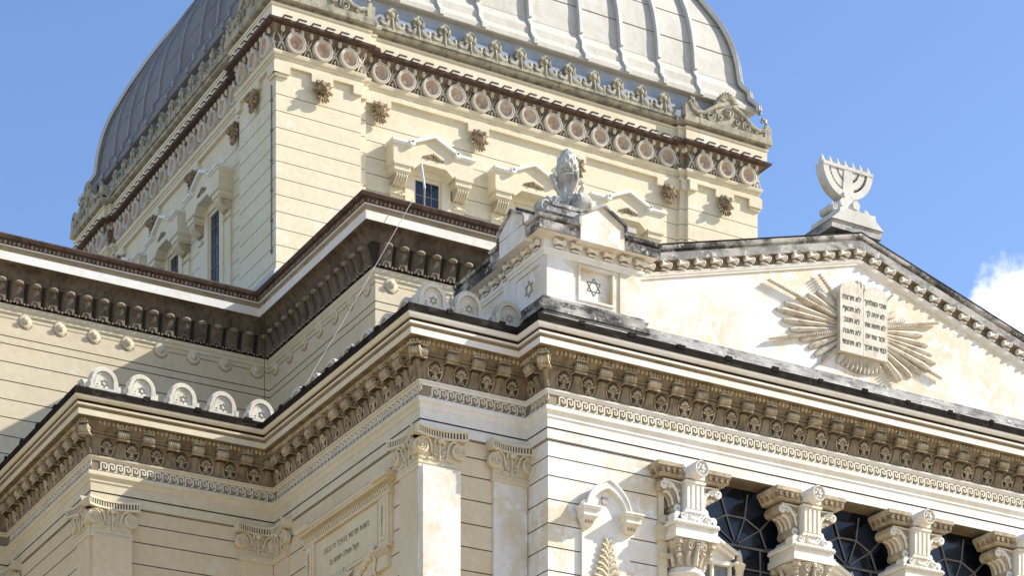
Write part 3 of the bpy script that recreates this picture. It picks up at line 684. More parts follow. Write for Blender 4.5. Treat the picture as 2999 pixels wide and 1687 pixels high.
prof = [(-1.15, 0), (-1.15, .30), (-1.02, .45), (-.86, .40), (-.78, .28), (-.66, .24), (-.52, .33), (-.40, .45), (-.30, .50), (-.30, .62), (-.2, .78), (0, .88), (.2, .78), (.30, .62), (.30, .50), (.40, .45), (.52, .33), (.66, .24), (.80, .15), (1.0, .12), (1.12, .20), (1.15, .0)]
ac.prism(prof, -.06, .12, 'y')
for k in range(9):
    a = radians(-72+18*k); ac.ell((.20*sin(a), -.06, .60+.18*cos(a)), (.03, .05, .11), 6, 4, rot=a)
ac.lathe([(.12, 0), (.13, -.06), (.10, -.09), (.08, -.06), (.0, -.10)], (0, -.04, .36), 14, 'y')
for sg in (-1, 1):
    ac.tube([(sg*.12, -.08, .52), (sg*.30, -.09, .46), (sg*.48, -.09, .34), (sg*.66, -.09, .20), (sg*.85, -.08, .15), (sg*1.0, -.07, .20), (sg*1.09, -.06, .34), (sg*1.05, -.05, .46), (sg*.96, -.05, .47), (sg*.94, -.05, .39)], [.04, .05, .05, .05, .05, .055, .06, .055, .045, .03], 7)
    ac.spiral((sg*.50, .15), .13, .03, 1.7, -.09, .028, sg); ac.spiral((sg*.24, .20), .08, .02, 1.4, -.09, .022, -sg, n=16)
    ac.ell((sg*.78, -.07, .09), (.06, .05, .05), 6, 4); ac.ell((sg*.36, -.08, .30), (.05, .04, .05), 6, 4, rot=.5)
    ac.box(min(sg*1.02, sg*1.20), max(sg*1.02, sg*1.20), -.09, .14, -.02, .30)
ac.box(-1.2, 1.2, -.12, .16, -.06, .02)
ac.move(0, lambda x, y, z: (x*1.2, y, z*1.13))
a0 = ac.build('corner_acroterion', CREST, B, (CU-6.14, CV-7.48, 33.29), 0)
dup(a0, (CU+6.14, CV-7.48, 33.29), 0); dup(a0, (CU-7.48, CV+6.14, 33.29), LEFT); dup(a0, (CU-7.48, CV-6.14, 33.29), LEFT)

# ------------------------------------------------------------------ dome: a square cloister vault of sheet metal
DP = [(.36, 34.95), (.39, 35.2), (.43, 35.55), (.56, 36.15), (.75, 36.67), (.96, 37.10), (1.19, 37.52), (1.62, 38.23), (2.03, 38.82), (2.38, 39.25), (2.76, 39.8), (3.4, 40.5), (4.3, 41.2), (5.4, 41.75), (6.5, 42.05), (7.2, 42.12)]
def catmull(P_, n=5):
    o = []
    for i in range(len(P_)-1):
        p0, p1, p2, p3 = P_[max(0, i-1)], P_[i], P_[i+1], P_[min(len(P_)-1, i+2)]
        for k in range(n):
            t = k/n; o.append(tuple(.5*((2*p1[j])+(-p0[j]+p2[j])*t+(2*p0[j]-5*p1[j]+4*p2[j]-p3[j])*t*t+(-p0[j]+3*p1[j]-3*p2[j]+p3[j])*t**3) for j in (0, 1)))
    return o+[P_[-1]]
DPS = catmull(DP)
def pside(k, s, d, z):                                # side k, position s along it, distance d from the axis
    return [(CU+s, CV-d, z), (CU-d, CV-s, z), (CU-s, CV+d, z), (CU+d, CV+s, z)][k]
dm = MB()
for k in range(4):
    pr = []
    for i, (g, z) in enumerate(DPS):
        pr.append((g, z))
    vs = []; fs = []; NX = 6
    for g, z in pr:
        h = HT-g
        for j in range(NX+1): vs.append(pside(k, h-2*h*j/NX, h, z))
    for i in range(len(pr)-1):
        for j in range(NX): fs.append((i*(NX+1)+j, i*(NX+1)+j+1, (i+1)*(NX+1)+j+1, (i+1)*(NX+1)+j))
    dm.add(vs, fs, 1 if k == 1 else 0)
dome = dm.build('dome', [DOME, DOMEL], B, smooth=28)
sk = MB()
SK = [(.22, 34.09), (.03, 34.10), (.01, 34.12), (.01, 34.24), (.05, 34.27), (.15, 34.42), (.19, 34.46), (.20, 34.66), (.23, 34.70), (.33, 34.84), (.37, 34.96)]
SQ = [(CU+HT, CV-HT), (CU-HT, CV-HT), (CU-HT, CV+HT), (CU+HT, CV+HT)]
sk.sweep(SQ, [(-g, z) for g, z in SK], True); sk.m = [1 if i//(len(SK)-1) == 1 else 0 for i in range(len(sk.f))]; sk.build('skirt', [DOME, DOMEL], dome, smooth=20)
dw = MB(); dw.sweep(SQ, [(-.20, 33.2), (-.20, 34.12)], True); dw.build('dome_footing', DOMEW, B, smooth=0)
RS = [.12+o for o in (-5.28, -4.05, -2.80, -1.56, 0, 1.58, 2.86, 4.08, 5.28)]
def strip(b, k, s, pts, h, w, m=0):
    vs = []
    for i, (g, z) in enumerate(pts):
        a = pts[max(0, i-1)]; c = pts[min(len(pts)-1, i+1)]; tx, tz = c[0]-a[0], c[1]-a[1]; l = sqrt(tx*tx+tz*tz) or 1
        ng, nz_ = -tz/l, tx/l                          # outward normal in (inset, z)
        vs += [pside(k, s-w, HT-g, z), pside(k, s-w, HT-(g+ng*h), z+nz_*h), pside(k, s+w, HT-(g+ng*h), z+nz_*h), pside(k, s+w, HT-g, z)]
    fs = []
    for i in range(len(pts)-1):
        for j in range(3): fs.append((i*4+j, i*4+j+1, (i+1)*4+j+1, (i+1)*4+j))
    fs += [(3, 2, 1, 0)]; b.add(vs, fs, m)
for k in (0, 1, 2, 3):
    for s in RS:
        if k in (1,): s = -s
        lim = HT-abs(s)-.02; pts = [(g-.0, z) for g, z in DPS if g < lim]
        if len(pts) < 2: continue
        b = MB(); strip(b, k, s, pts, .135 if k == 0 else .06, .05 if k == 0 else .045); strip(b, k, s, [(g, z) for g, z in SK[2:]], .07, .06)
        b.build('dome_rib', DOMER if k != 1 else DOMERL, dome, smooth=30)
    # horizontal lap seams of the sheets
    b = MB()
    for zi in (35.75, 36.62, 37.5, 38.4, 39.3, 40.2):
        for (g0, z0), (g1, z1) in zip(DPS[:-1], DPS[1:]):
            if z0 <= zi < z1:
                g = g0+(g1-g0)*(zi-z0)/(z1-z0); h = HT-g
                vs = [pside(k, s, h+o, zi+e) for s in (h-.05, -h+.05) for o, e in ((-.02, -.012), (.014, -.008), (.014, .008), (-.02, .012))]
                b.add(vs, [(0, 1, 5, 4), (1, 2, 6, 5), (2, 3, 7, 6)])
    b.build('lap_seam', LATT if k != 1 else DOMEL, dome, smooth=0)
for k in range(4):                                    # hip ridges, a raised double roll
    b = MB()
    sx_, sy_ = [(1, -1), (-1, -1), (-1, 1), (1, 1)][k]
    for off, hh, w in ((0, .08, .16), (.0, .115, .035)):
        vs = []
        for g, z in [(.0, 34.11), (.0, 34.24), (.13, 34.42), (.17, 34.48), (.18, 34.66), (.31, 34.84)]+DPS:
            if g > 7: continue
            c = (CU+sx_*(HT-g), CV+sy_*(HT-g)); q = 1/sqrt(2); t = (-sx_*sy_*q, q) if True else None
            tx = (q*(-sy_ if sx_*sy_ > 0 else sy_), q*(sx_ if sx_*sy_ > 0 else -sx_)); tx = (-sy_*q, sx_*q)
            e = (sx_*q*hh, sy_*q*hh)
            for (l, up) in ((-w, -.25), (-w, 1), (w, 1), (w, -.25)):
                vs.append((c[0]+tx[0]*l+e[0]*up, c[1]+tx[1]*l+e[1]*up, z+.3*hh*up))
        n = len(vs)//4; b.add(vs, [(i*4+j, i*4+j+1, (i+1)*4+j+1, (i+1)*4+j) for i in range(n-1) for j in range(3)])
    b.build('hip_ridge', DOMER, dome, smooth=30)

# ------------------------------------------------------------------ pedimented gable over the front
AX = 7.55; SL = .2735
def zt(u): return 22.92-SL*abs(u-AX)
UL, UR = 1.98, 2*AX-1.98
ty = MB(); ty.prism([(.1, 20.05), (15.0, 20.05), (15.0, 21.0), (UR, zt(UR)), (AX, zt(AX)), (UL, zt(UL)), (.1, 21.0)], 0, .35, 'y')
ty.build('tympanum', WHITE, B, smooth=0)
def rake(name, prof, m, u0=UL, u1=UR, parent=None):
    b = MB(); K = len(prof); us = [u0, AX, u1]
    b.add([(u, -o, zt(u)+h) for u in us for o, h in prof], [(i*K+k, i*K+k+1, (i+1)*K+k+1, (i+1)*K+k) for i in range(2) for k in range(K-1)])
    return b.build(name, m, parent or B)
rake('raking_moulding', [(0, -.01), (.04, 0), (.04, .03), (.055, .04), (.07, .09), (.075, .11), (.02, .115)], TRIMW)
rake('raking_bed', [(.02, .115), (.015, .28), (.05, .30), (.13, .305)], DIRTSHADE)  # shade between the spools put in as a dark colour
rake('raking_corona', [(.13, .305), (.14, .31), (.142, .34), (.15, .465), (.12, .47)], STAINL)
rake('raking_gutter', [(.12, .47), (.08, .475), (.08, .51), (.15, .53), (.17, .57), (.17, .61), (.15, .63), (-.25, .64)], STAIN)
rake('raking_capping', [(.165, .612), (.18, .615), (.18, .632), (.15, .65), (-.25, .66)], LEAD)
gr = MB()
for sg in (-1, 1): gr.add([(AX, .2, zt(AX)+.63), (AX, 7.6, zt(AX)+.63), (AX+sg*5.9, 7.6, zt(AX+5.9)+.63), (AX+sg*5.9, .2, zt(AX+5.9)+.63)], [(0, 1, 2, 3)])
gr.build('gable_roof', ROOF, B, smooth=0)
# modillion: a little spool on a shelf
mo = MB()
mo.lathe([(.0, -.115), (.062, -.115), (.066, -.10), (.045, -.06), (.034, 0), (.045, .06), (.066, .10), (.062, .115), (.0, .115)], (0, -.085, .235), 12, 'x')
mo.prism([(0, .30), (-.12, .30), (-.12, .28), (-.06, .25), (-.03, .17), (0, .16)], -.085, .085, 'x', 1)
mo.box(-.085, .085, -.075, 0, .122, .15); mo.box(-.06, .06, -.05, 0, .15, .19, 1)
mo0 = mo.build('modillion', [TRIMW, SCROLL], B); uo = []
for i in range(28):
    u = 2.27+.406*i
    if u > UR-.2: break
    o = place(mo0, uo, u, -.015, 0); o.location.z = zt(u)-.0
# sloping ledge at the foot of the gable
fl = MB(); fl.sweep([(15.1, 3.3), (15.1, 0), (0, 0), (0, 3.4)], [(.44, 20.06), (.36, 20.08), (.35, 20.13), (.22, 20.22), (.20, 20.30), (.13, 20.33), (.12, 20.40), (.05, 20.44), (.05, 20.49), (-.1, 20.50)]); fl.build('gable_ledge', STAINL, B)

# corner pedestal of the gable
pd = MB()
X0, X1 = -.10, 2.06
for y in (0,):                                        # front face built as a frame round a sunk panel
    pd.box(X0, .66, -.10, 1.6, 20.5, 21.44); pd.box(1.41, X1, -.10, 1.2, 20.5, 21.44); pd.box(.66, 1.41, -.10, 1.2, 20.5, 20.72); pd.box(.66, 1.41, -.10, 1.2, 21.33, 21.44); pd.box(.66, 1.41, -.018, 1.2, 20.72, 21.33)
pd.box(.0, .4, 1.6, 3.3, 20.3, 21.44)
pd.box(-.135, -.10, -.10, .10, 20.5, 21.44); pd.box(-.135, -.10, 1.05, 1.25, 20.5, 21.44); pd.box(-.135, -.10, .10, 1.05, 21.30, 21.44); pd.box(-.135, -.10, .10, 1.05, 20.5, 20.66)
for (a, b_, c, d) in ((.62, .665, 20.68, 21.37), (1.405, 1.45, 20.68, 21.37), (.665, 1.405, 21.325, 21.37), (.665, 1.405, 20.68, 20.725)): pd.box(a, b_, -.125, -.09, c, d)
for a, b_ in ((X0, .50), (1.58, X1)): pd.box(a-.005, b_, -.128, -.09, 20.5, 21.41)
pdo = pd.build('gable_pedestal', WHITE, B, smooth=0)
PPA = [(2.06, 1.2), (2.06, -.10), (-.135, -.10), (-.135, 1.25), (.0, 1.25), (.0, 3.35)]
def pband(name, prof, m):
    b = MB(); b.sweep(PPA, prof); return b.build(name, m, pdo)
pband('pedestal_base', [(.16, 20.28), (.17, 20.36), (.10, 20.40), (.11, 20.46), (.13, 20.50), (.06, 20.53), (.07, 20.58), (.02, 20.61), (0, 20.62)], STAIN)
pband('pedestal_moulding', [(.0, 21.40), (.03, 21.41), (.035, 21.45), (.06, 21.47), (.07, 21.53), (.02, 21.54), (.015, 21.72), (.10, 21.75), (.26, 21.755)], TRIMW)
pband('pedestal_cornice', [(.26, 21.755), (.28, 21.76), (.29, 21.79), (.30, 21.92), (.26, 21.925), (.25, 21.96), (.31, 21.98), (.33, 22.03), (.28, 22.06), (-.3, 22.09)], STAIN)
for u in (.15, .52, .90, 1.27, 1.65, 2.0):
    o = place(mo0, uo, u, -.11, 0); o.location.z = 21.43
for v in (.12, .48, .84, 1.2, 1.6, 2.0, 2.4, 2.8, 3.2):
    o = place(mo0, uo, -.14 if v < 1.3 else -.01, v, LEFT); o.location.z = 21.43
gp = MB()
def gablet(b, c, w, y0, y1):
    b.prism([(c-w, 21.70), (c+w, 21.70), (c+w, 22.18), (c, 22.45), (c-w, 22.18)], y0, y1, 'y', 0)
    ribbon(b, [(c-w-.03, 22.15), (c, 22.44), (c+w+.03, 22.15)], .06, y0-.05, y1, 1); b.box(c-w-.05, c-w+.0, y0-.04, y1, 21.98, 22.17, 1); b.box(c+w, c+w+.05, y0-.04, y1, 21.98, 22.17, 1)
gablet(gp, .985, .50, -.43, .30); gpo = gp.build('gablet', [WHITE, STAIN], pdo, smooth=0)
gs = MB(); gablet(gs, 0, .50, -.43, .30); gs.build('gablet', [WHITE, STAIN], pdo, (-.03, .62, 0), LEFT, smooth=0)
pt = MB(); pt.box(-.2, 2.1, -.2, 2.2, 22.02, 22.14); pt.box(0, 1.95, 0, 2.0, 22.14, 22.34); pt.box(-.06, 2.0, -.06, 2.0, 22.30, 22.40); pt.box(.28, 1.62, .22, 1.6, 22.40, 22.55); pt.box(.20, 1.70, .15, 1.68, 22.55, 22.62)
pt.build('pedestal_top', STAIN, pdo, smooth=0)
def star(b, c, r, y, t):
    for k in (0, 1):
        p = [(c[0]+r*sin(radians(120*i+60*k)), y, c[1]+r*cos(radians(120*i+60*k))) for i in range(3)]
        for i in range(3): b.tube([p[i], p[(i+1) % 3]], t, 4)
s_ = MB(); star(s_, (1.03, 21.04), .175, -.02, .0095); s_.build('star_emblem', INK, pdo)
s_ = MB(); star(s_, (0, 0), .165, -.003, .0105); s_.build('star_emblem', INKL, pdo, (-.10, .56, 20.98), LEFT)

# tablets of the law with sunburst
tbm = MB()
def tablet(b, x0, x1, z0, z1, zz, y0, y1):
    c = (x0+x1)/2; r = (x1-x0)/2
    b.prism([(x0, z0), (x1, z0)]+[(c+r*cos(pi*i/14), z1+(zz-z1)*sin(pi*i/14)) for i in range(15)], y0, y1, 'y')
tablet(tbm, 6.97, 7.578, 20.95, 22.20, 22.46, -.185, 0); tablet(tbm, 7.585, 8.22, 20.95, 22.20, 22.46, -.185, 0)
tab = tbm.build('tablets', ANTM, B, smooth=30)
sbm = MB(); C0 = (7.57, 21.55)
def ray(b, p0, p1, w, rope=False):
    n = 7; L = math.dist(p0, p1); pts = [(p0[0]+(p1[0]-p0[0])*i/n, -.05-.04*(1-i/n), p0[1]+(p1[1]-p0[1])*i/n) for i in range(n+1)]
    if not rope: b.tube(pts, [w*(.45+.55*i/n) for i in range(n)]+[w*.55], 6)
    else:
        b.tube(pts, [w*(1-.85*(i/n)**2) for i in range(n+1)], 6)
        m = int(L/.085)
        for i in range(m):
            t = .25+.75*i/m; q = (p0[0]+(p1[0]-p0[0])*t, p0[1]+(p1[1]-p0[1])*t); a = atan2(p1[0]-p0[0], p1[1]-p0[1])
            b.ell((q[0], -.075, q[1]), (w*1.25*(1-.8*t**3), .06, .028), 6, 4, rot=a+.6)
longs = [(5.17, 22.09), (6.47, 22.50), (5.2, 20.86), (6.50, 20.58), (8.60, 20.60), (9.82, 20.93), (9.74, 22.13), (8.47, 22.48)]
for e in longs: ray(sbm, C0, e, .05, True)
def wedge(b, e, w0, w1):                               # a flat fluted ray that widens outwards
    dx, dz = e[0]-C0[0], e[1]-C0[1]; L = sqrt(dx*dx+dz*dz); dx, dz = dx/L, dz/L; nx, nz_ = -dz, dx
    vs = []
    for t, w, y in ((.15, w0, -.09), (.55, (w0+w1)*.5, -.10), (.9, w1, -.085), (1.0, w1*.55, -.05)):
        c = (C0[0]+dx*L*t, C0[1]+dz*L*t)
        for q, yy in ((-1, -.012), (-.72, y*.75), (0, y), (.72, y*.75), (1, -.012)): vs.append((c[0]+nx*w*q, yy, c[1]+nz_*w*q))
    b.add(vs, [(i*5+k, i*5+k+1, (i+1)*5+k+1, (i+1)*5+k) for i in range(3) for k in range(4)]+[(15, 16, 17, 18, 19)])
def fan(ends):
    for e in ends: wedge(sbm, e, .026, .074)
fan([(6.50, 22.13), (6.26, 22.03), (6.02, 21.90), (5.66, 21.72), (5.46, 21.56), (5.62, 21.36), (5.80, 21.20), (6.06, 21.04), (6.28, 20.93), (6.44, 20.80), (6.64, 20.72)])
fan([(8.62, 22.14), (8.86, 22.05), (9.08, 21.93), (9.30, 21.80), (9.44, 21.60), (9.56, 21.42), (9.66, 21.26), (9.50, 21.10), (9.26, 20.96), (9.0, 20.84), (8.72, 20.72)])
fan([(7.02+.115*i, 20.78-.14*sin(pi*(i+.5)/11)) for i in range(11)]); fan([(7.36+.09*i, 22.46+.12*sin(pi*i/5)) for i in range(6)])
sbm.build('sunburst', RAYM, tab)
def text(s, size, loc, m, parent, rz=0.0, depth=.006, name='lettering', align='CENTER', stretch=1.0, bold=0.0):
    c = bpy.data.curves.new(name, 'FONT'); c.body = s; c.size = size; c.align_x = align; c.align_y = 'CENTER'; c.extrude = depth; c.offset = bold
    o = bpy.data.objects.new(name, c); S.collection.objects.link(o); bpy.context.view_layer.update()
    me = bpy.data.meshes.new_from_object(o.evaluated_get(bpy.context.evaluated_depsgraph_get())); S.collection.objects.unlink(o); bpy.data.objects.remove(o); 
    me.materials.clear(); me.materials.append(m)
    for v in me.vertices: v.co = (v.co.x*stretch, -v.co.z, v.co.y)
    t = bpy.data.objects.new(name, me); S.collection.objects.link(t); t.parent = parent; t.location = loc; t.rotation_euler = (0, 0, rz)
    return t
def heb(*w): return ' '.join(x[::-1] for x in w[::-1])
for i, (l, r) in enumerate([(('לא', 'תרצח'), ('אנכי', 'האלהיך')), (('לא', 'תנאף'), ('לא', 'יהיה', 'לך')), (('לא', 'תגנב'), ('לא', 'תשא', 'את')), (('לא', 'תענה'), ('זכור', 'את', 'יום')), (('לא', 'תחמד'), ('כבד', 'את', 'אביך'))]):
    z = 22.10-.235*i
    text(heb(*l), .150, (7.275, -.187, z), INK, tab, bold=.0, stretch=.84); text(heb(*r), .150, (7.90, -.187, z), INK, tab, bold=.0, stretch=.74)

# ------------------------------------------------------------------ star antefixes standing along the roof edge
an = MB()
def arc(r0, r1, y0, y1, b, zc, m=None, n=16):
    p = [(r1*cos(pi*i/n), zc+r1*sin(pi*i/n)) for i in range(n+1)]+[(r0*cos(pi*i/n), zc+r0*sin(pi*i/n)) for i in range(n, -1, -1)]
    b.prism(p, y0, y1, 'y', m)
arc(.205, .275, -.13, .06, an, .27); arc(.275, .305, -.10, .06, an, .27); arc(.165, .185, -.10, .0, an, .26)
an.prism([(-.215, .05), (.215, .05)]+[(.215*cos(pi*i/12), .27+.215*sin(pi*i/12)) for i in range(13)], -.085, .06, 'y')
an.box(-.305, -.205, -.13, .06, .10, .27); an.box(.205, .305, -.13, .06, .10, .27)
an.box(-.34, .34, -.15, .08, .0, .105); an.box(-.37, -.305, -.10, .06, .10, .21); an.box(.305, .37, -.10, .06, .10, .21)
an.box(-.48, -.34, -.06, .06, .0, .08); an.box(.34, .48, -.06, .06, .0, .08)
an0 = an.build('star_antefix', ANTM, B, smooth=25)
st = MB(); star(st, (.02, .235), .085, -.088, .007)
for sg in (-1, 1): st.box(-.15-.018, -.15+.018, -.092, -.08, .14, .152); st.box(-.14-.018, -.14+.018, -.092, -.08, .19, .202)
st.build('star', INKL, an0)
ua = []
for u in (-6.33, -5.50, -4.57, -3.66, -2.76): o = place(an0, ua, u, 7.70, 0); o.location.z = 20.11
for v in (8.5, 9.4, 10.3, 11.2, 12.1, 13.0): o = place(an0, ua, -6.45, v, LEFT); o.location.z = 20.11
for u in (-2.20, -1.42, -.52): o = place(an0, ua, u, .72, 0); o.location.z = 20.11
for v in (1.5, 2.35, 3.2, 4.05, 4.9, 5.75, 6.6): o = place(an0, ua, -2.27, v, LEFT); o.location.z = 20.11

# ------------------------------------------------------------------ columns and windows of the front
ZL = 17.89
def column_set(u):
    sh = MB(); sh.lathe([(.36, 0), (.36, 15.55), (.33, 15.60)], (0, 0, 0), 48, 'z', mod=lambda t, i: 1+.018*cos(20*t))
    sh.lathe([(.33, 15.56), (.40, 15.60), (.43, 15.66), (.41, 15.71), (.37, 15.73), (.38, 15.76), (.35, 15.80)], (0, 0, 0), 28)
    c = sh.build('column', WHITE, B, (u, .02, 0))
    cp = MB(); cp.lathe([(.34, 15.78), (.36, 15.95), (.42, 16.15), (.52, 16.28)], (0, 0, 0), 20)
    for k in range(16):                                # two rings of leaves
        a = 2*pi*k/16; r = .37 if k % 2 else .40; h = 16.05 if k % 2 else 16.22
        cp.tube([(r*cos(a), r*sin(a), 15.80), ((r+.04)*cos(a), (r+.04)*sin(a), (15.8+h)/2), ((r+.11)*cos(a), (r+.11)*sin(a), h), ((r+.15)*cos(a), (r+.15)*sin(a), h-.05)], [.055, .05, .035, .02], 6)
    for a in (pi/4, 3*pi/4, 5*pi/4, 7*pi/4):
        cp.lathe([(.02, -.06), (.085, -.05), (.085, .05), (.02, .06)], (.55*cos(a), .55*sin(a), 16.24), 10, 'z')
        for k in range(3): cp.ell((.53*cos(a), .53*sin(a), 16.17-.1*k), (.06, .06, .05), 6, 4)
    for sx__ in (-1, 1):
        cp.spiral((sx__*.16, 16.17), .09, .02, 1.5, -.47, .022, sx__, n=16); cp.ell((0, -.48, 16.24), (.06, .05, .06), 8, 5)
    cp.build('capital', RAYM, c)
    bl = MB(); bl.box(-.53, .53, -.50, .42, 16.30, 16.43); bl.box(-.50, .50, -.47, .40, 16.43, 16.56)
    for i in range(15):                               # roped edge
        x = -.49+.07*i; bl.ell((x, -.49, 16.585), (.045, .05, .04), 6, 4, rot=.6)
        bl.ell((-.53, -.45+.058*i, 16.585), (.05, .045, .04), 6, 4)
    bl.box(-.54, .54, -.46, .40, 16.61, 16.66); bl.prism([(-.46, 16.66), (.46, 16.66), (.33, 16.83), (-.33, 16.83)], -.42, .36, 'y')
    for sg in (-1, 1):
        bl.spiral((sg*.30, 16.75), .085, .02, 1.6, -.43, .024, sg, n=18); bl.tube([(sg*.22, -.43, 16.82), (sg*.12, -.43, 16.72), (sg*.03, -.43, 16.70)], .024, 5)
        bl.lathe([(.0, -.12), (.085, -.12), (.09, .12), (.0, .12)], (sg*.43, -.30, 16.74), 10, 'y')
    for i in range(4): bl.ell((-.12+.08*i, -.43, 16.845), (.028, .03, .028), 6, 4)
    bl.build('ionic_block', TRIMW, c, smooth=30)
    im = MB(); im.box(-.215, .215, -.38, .30, 16.87, 17.46)
    for i in range(4): im.box(-.20+.115*i, -.20+.115*i+.06, -.415, -.37, 16.93, 17.40)
    im.box(-.24, .24, -.43, .30, 17.44, 17.49); im.box(-.25, .25, -.43, .3, 16.84, 16.90)
    im.build('fluted_panel', TRIMW, c, smooth=0)
    ar = MB()
    for sg in (-1, 1):                                # curved side brackets with scrolls
        o_ = [(.20, 17.50), (.66, 17.50), (.72, 17.44), (.74, 17.36), (.70, 17.29), (.62, 17.27), (.54, 17.29), (.46, 17.25), (.40, 17.16), (.37, 17.05), (.39, 16.98), (.41, 16.93), (.38, 16.87), (.30, 16.85), (.20, 16.85)]
        ar.prism([(sg*x, z) for x, z in o_], -.22, .26, 'y', 1)
        ar.spiral((sg*.655, 17.375), .085, .02, 1.8, -.25, .026, sg); ar.spiral((sg*.325, 16.945), .075, .02, 1.8, -.25, .024, sg, a0=-pi/2); ar.tube([(sg*.22, -.24, 17.47), (sg*.45, -.25, 17.475), (sg*.66, -.25, 17.475)], .022, 5); ar.spiral((sg*.50, 17.36), .05, .012, 1.3, -.25, .016, -sg, n=12); ar.spiral((sg*.30, 17.14), .04, .012, 1.3, -.25, .015, sg, n=12)
        ar.tube([(sg*.58, -.25, 17.44), (sg*.46, -.255, 17.40), (sg*.34, -.255, 17.26), (sg*.29, -.255, 17.06)], [.03, .035, .03, .02], 6)
        for k in range(5): ar.ell((sg*(.30+.055*k), -.25, 17.42-.012*k*k*.3-.09*(4-k)*.35), (.045, .03, .022), 6, 4, rot=sg*.5)
        for y in (-.16, -.02, .12): ar.tube([(sg*.60, y, 17.265), (sg*.52, y, 17.27), (sg*.43, y, 17.21), (sg*.375, y, 17.10), (sg*.375, y, 17.02)], .035, 6)
    ar.build('side_bracket', [TRIMW, SCROLL], c, smooth=30)
    ab = MB()
    for sg in (-1, 1):
        x0, x1 = (.27, .88) if sg > 0 else (-.88, -.27)
        ab.prism([(x0, 17.53), (x1-(.12 if sg > 0 else 0), 17.53), (x1, 17.70), (x0, 17.70)] if sg > 0 else [(x0+.12, 17.53), (x1, 17.53), (x1, 17.70), (x0, 17.70)], -.36, .30, 'y', 0)
        ab.box(x0, x1, -.40, .32, 17.70, 17.78, 0)
        for i in range(4):
            x = x0+.09+.14*i; ab.box(x-.03, x+.03, -.415, -.35, 17.575, 17.665, 1)
        for i in range(4):
            y = -.3+.16*i; xs = sg*.80; ab.box(min(xs, xs+sg*.06), max(xs, xs+sg*.06), y-.03, y+.03, 17.575, 17.665, 1)
    ab.build('abacus', [SCROLL, LION], c, smooth=0)
    rs = MB(); rs.box(-.22, .22, -.42, .1, 17.49, 17.62); rs.box(-.26, .26, -.40, .1, 17.60, 17.66); rs.lathe([(.0, .2), (.17, .2), (.17, -.62), (.15, -.65), (.135, -.64), (.13, -.60), (.03, -.60)], (0, 0, 17.76-.12), 22, 'y')
    for k in range(6): rs.ell((.07*cos(k*pi/3), -.62, 17.64+.07*sin(k*pi/3)), (.035, .03, .035), 6, 4)
    rs.ell((0, -.635, 17.64), (.035, .035, .035), 8, 5)
    ro_ = rs.build('rosette', TRIMW, c); ro_.location.z = .04
    return c
c0 = column_set(3.19)
for u in (6.09, 8.99, 11.89): dup(c0, (u, .02, 0))
hp = MB(); hp.box(2.53, 2.72, -.08, .3, 0, 16.3); hp.box(2.50, 2.80, -.12, .3, 16.3, 16.6); hp.box(2.54, 2.66, -.05, .3, 16.6, 17.88); hp.lathe([(.0, -.12), (.09, -.12), (.09, .2), (.0, .2)], (2.66, 0, 16.72), 10, 'y')
hp.box(2.54, 2.78, -.12, .3, 15.95, 16.05); hp.build('half_pilaster', TRIM, B)
gm = MB(); gm.box(2.4, 12.7, .50, .54, 0, 17.95)
win = gm.build('front_window', GLASS, B, smooth=0)
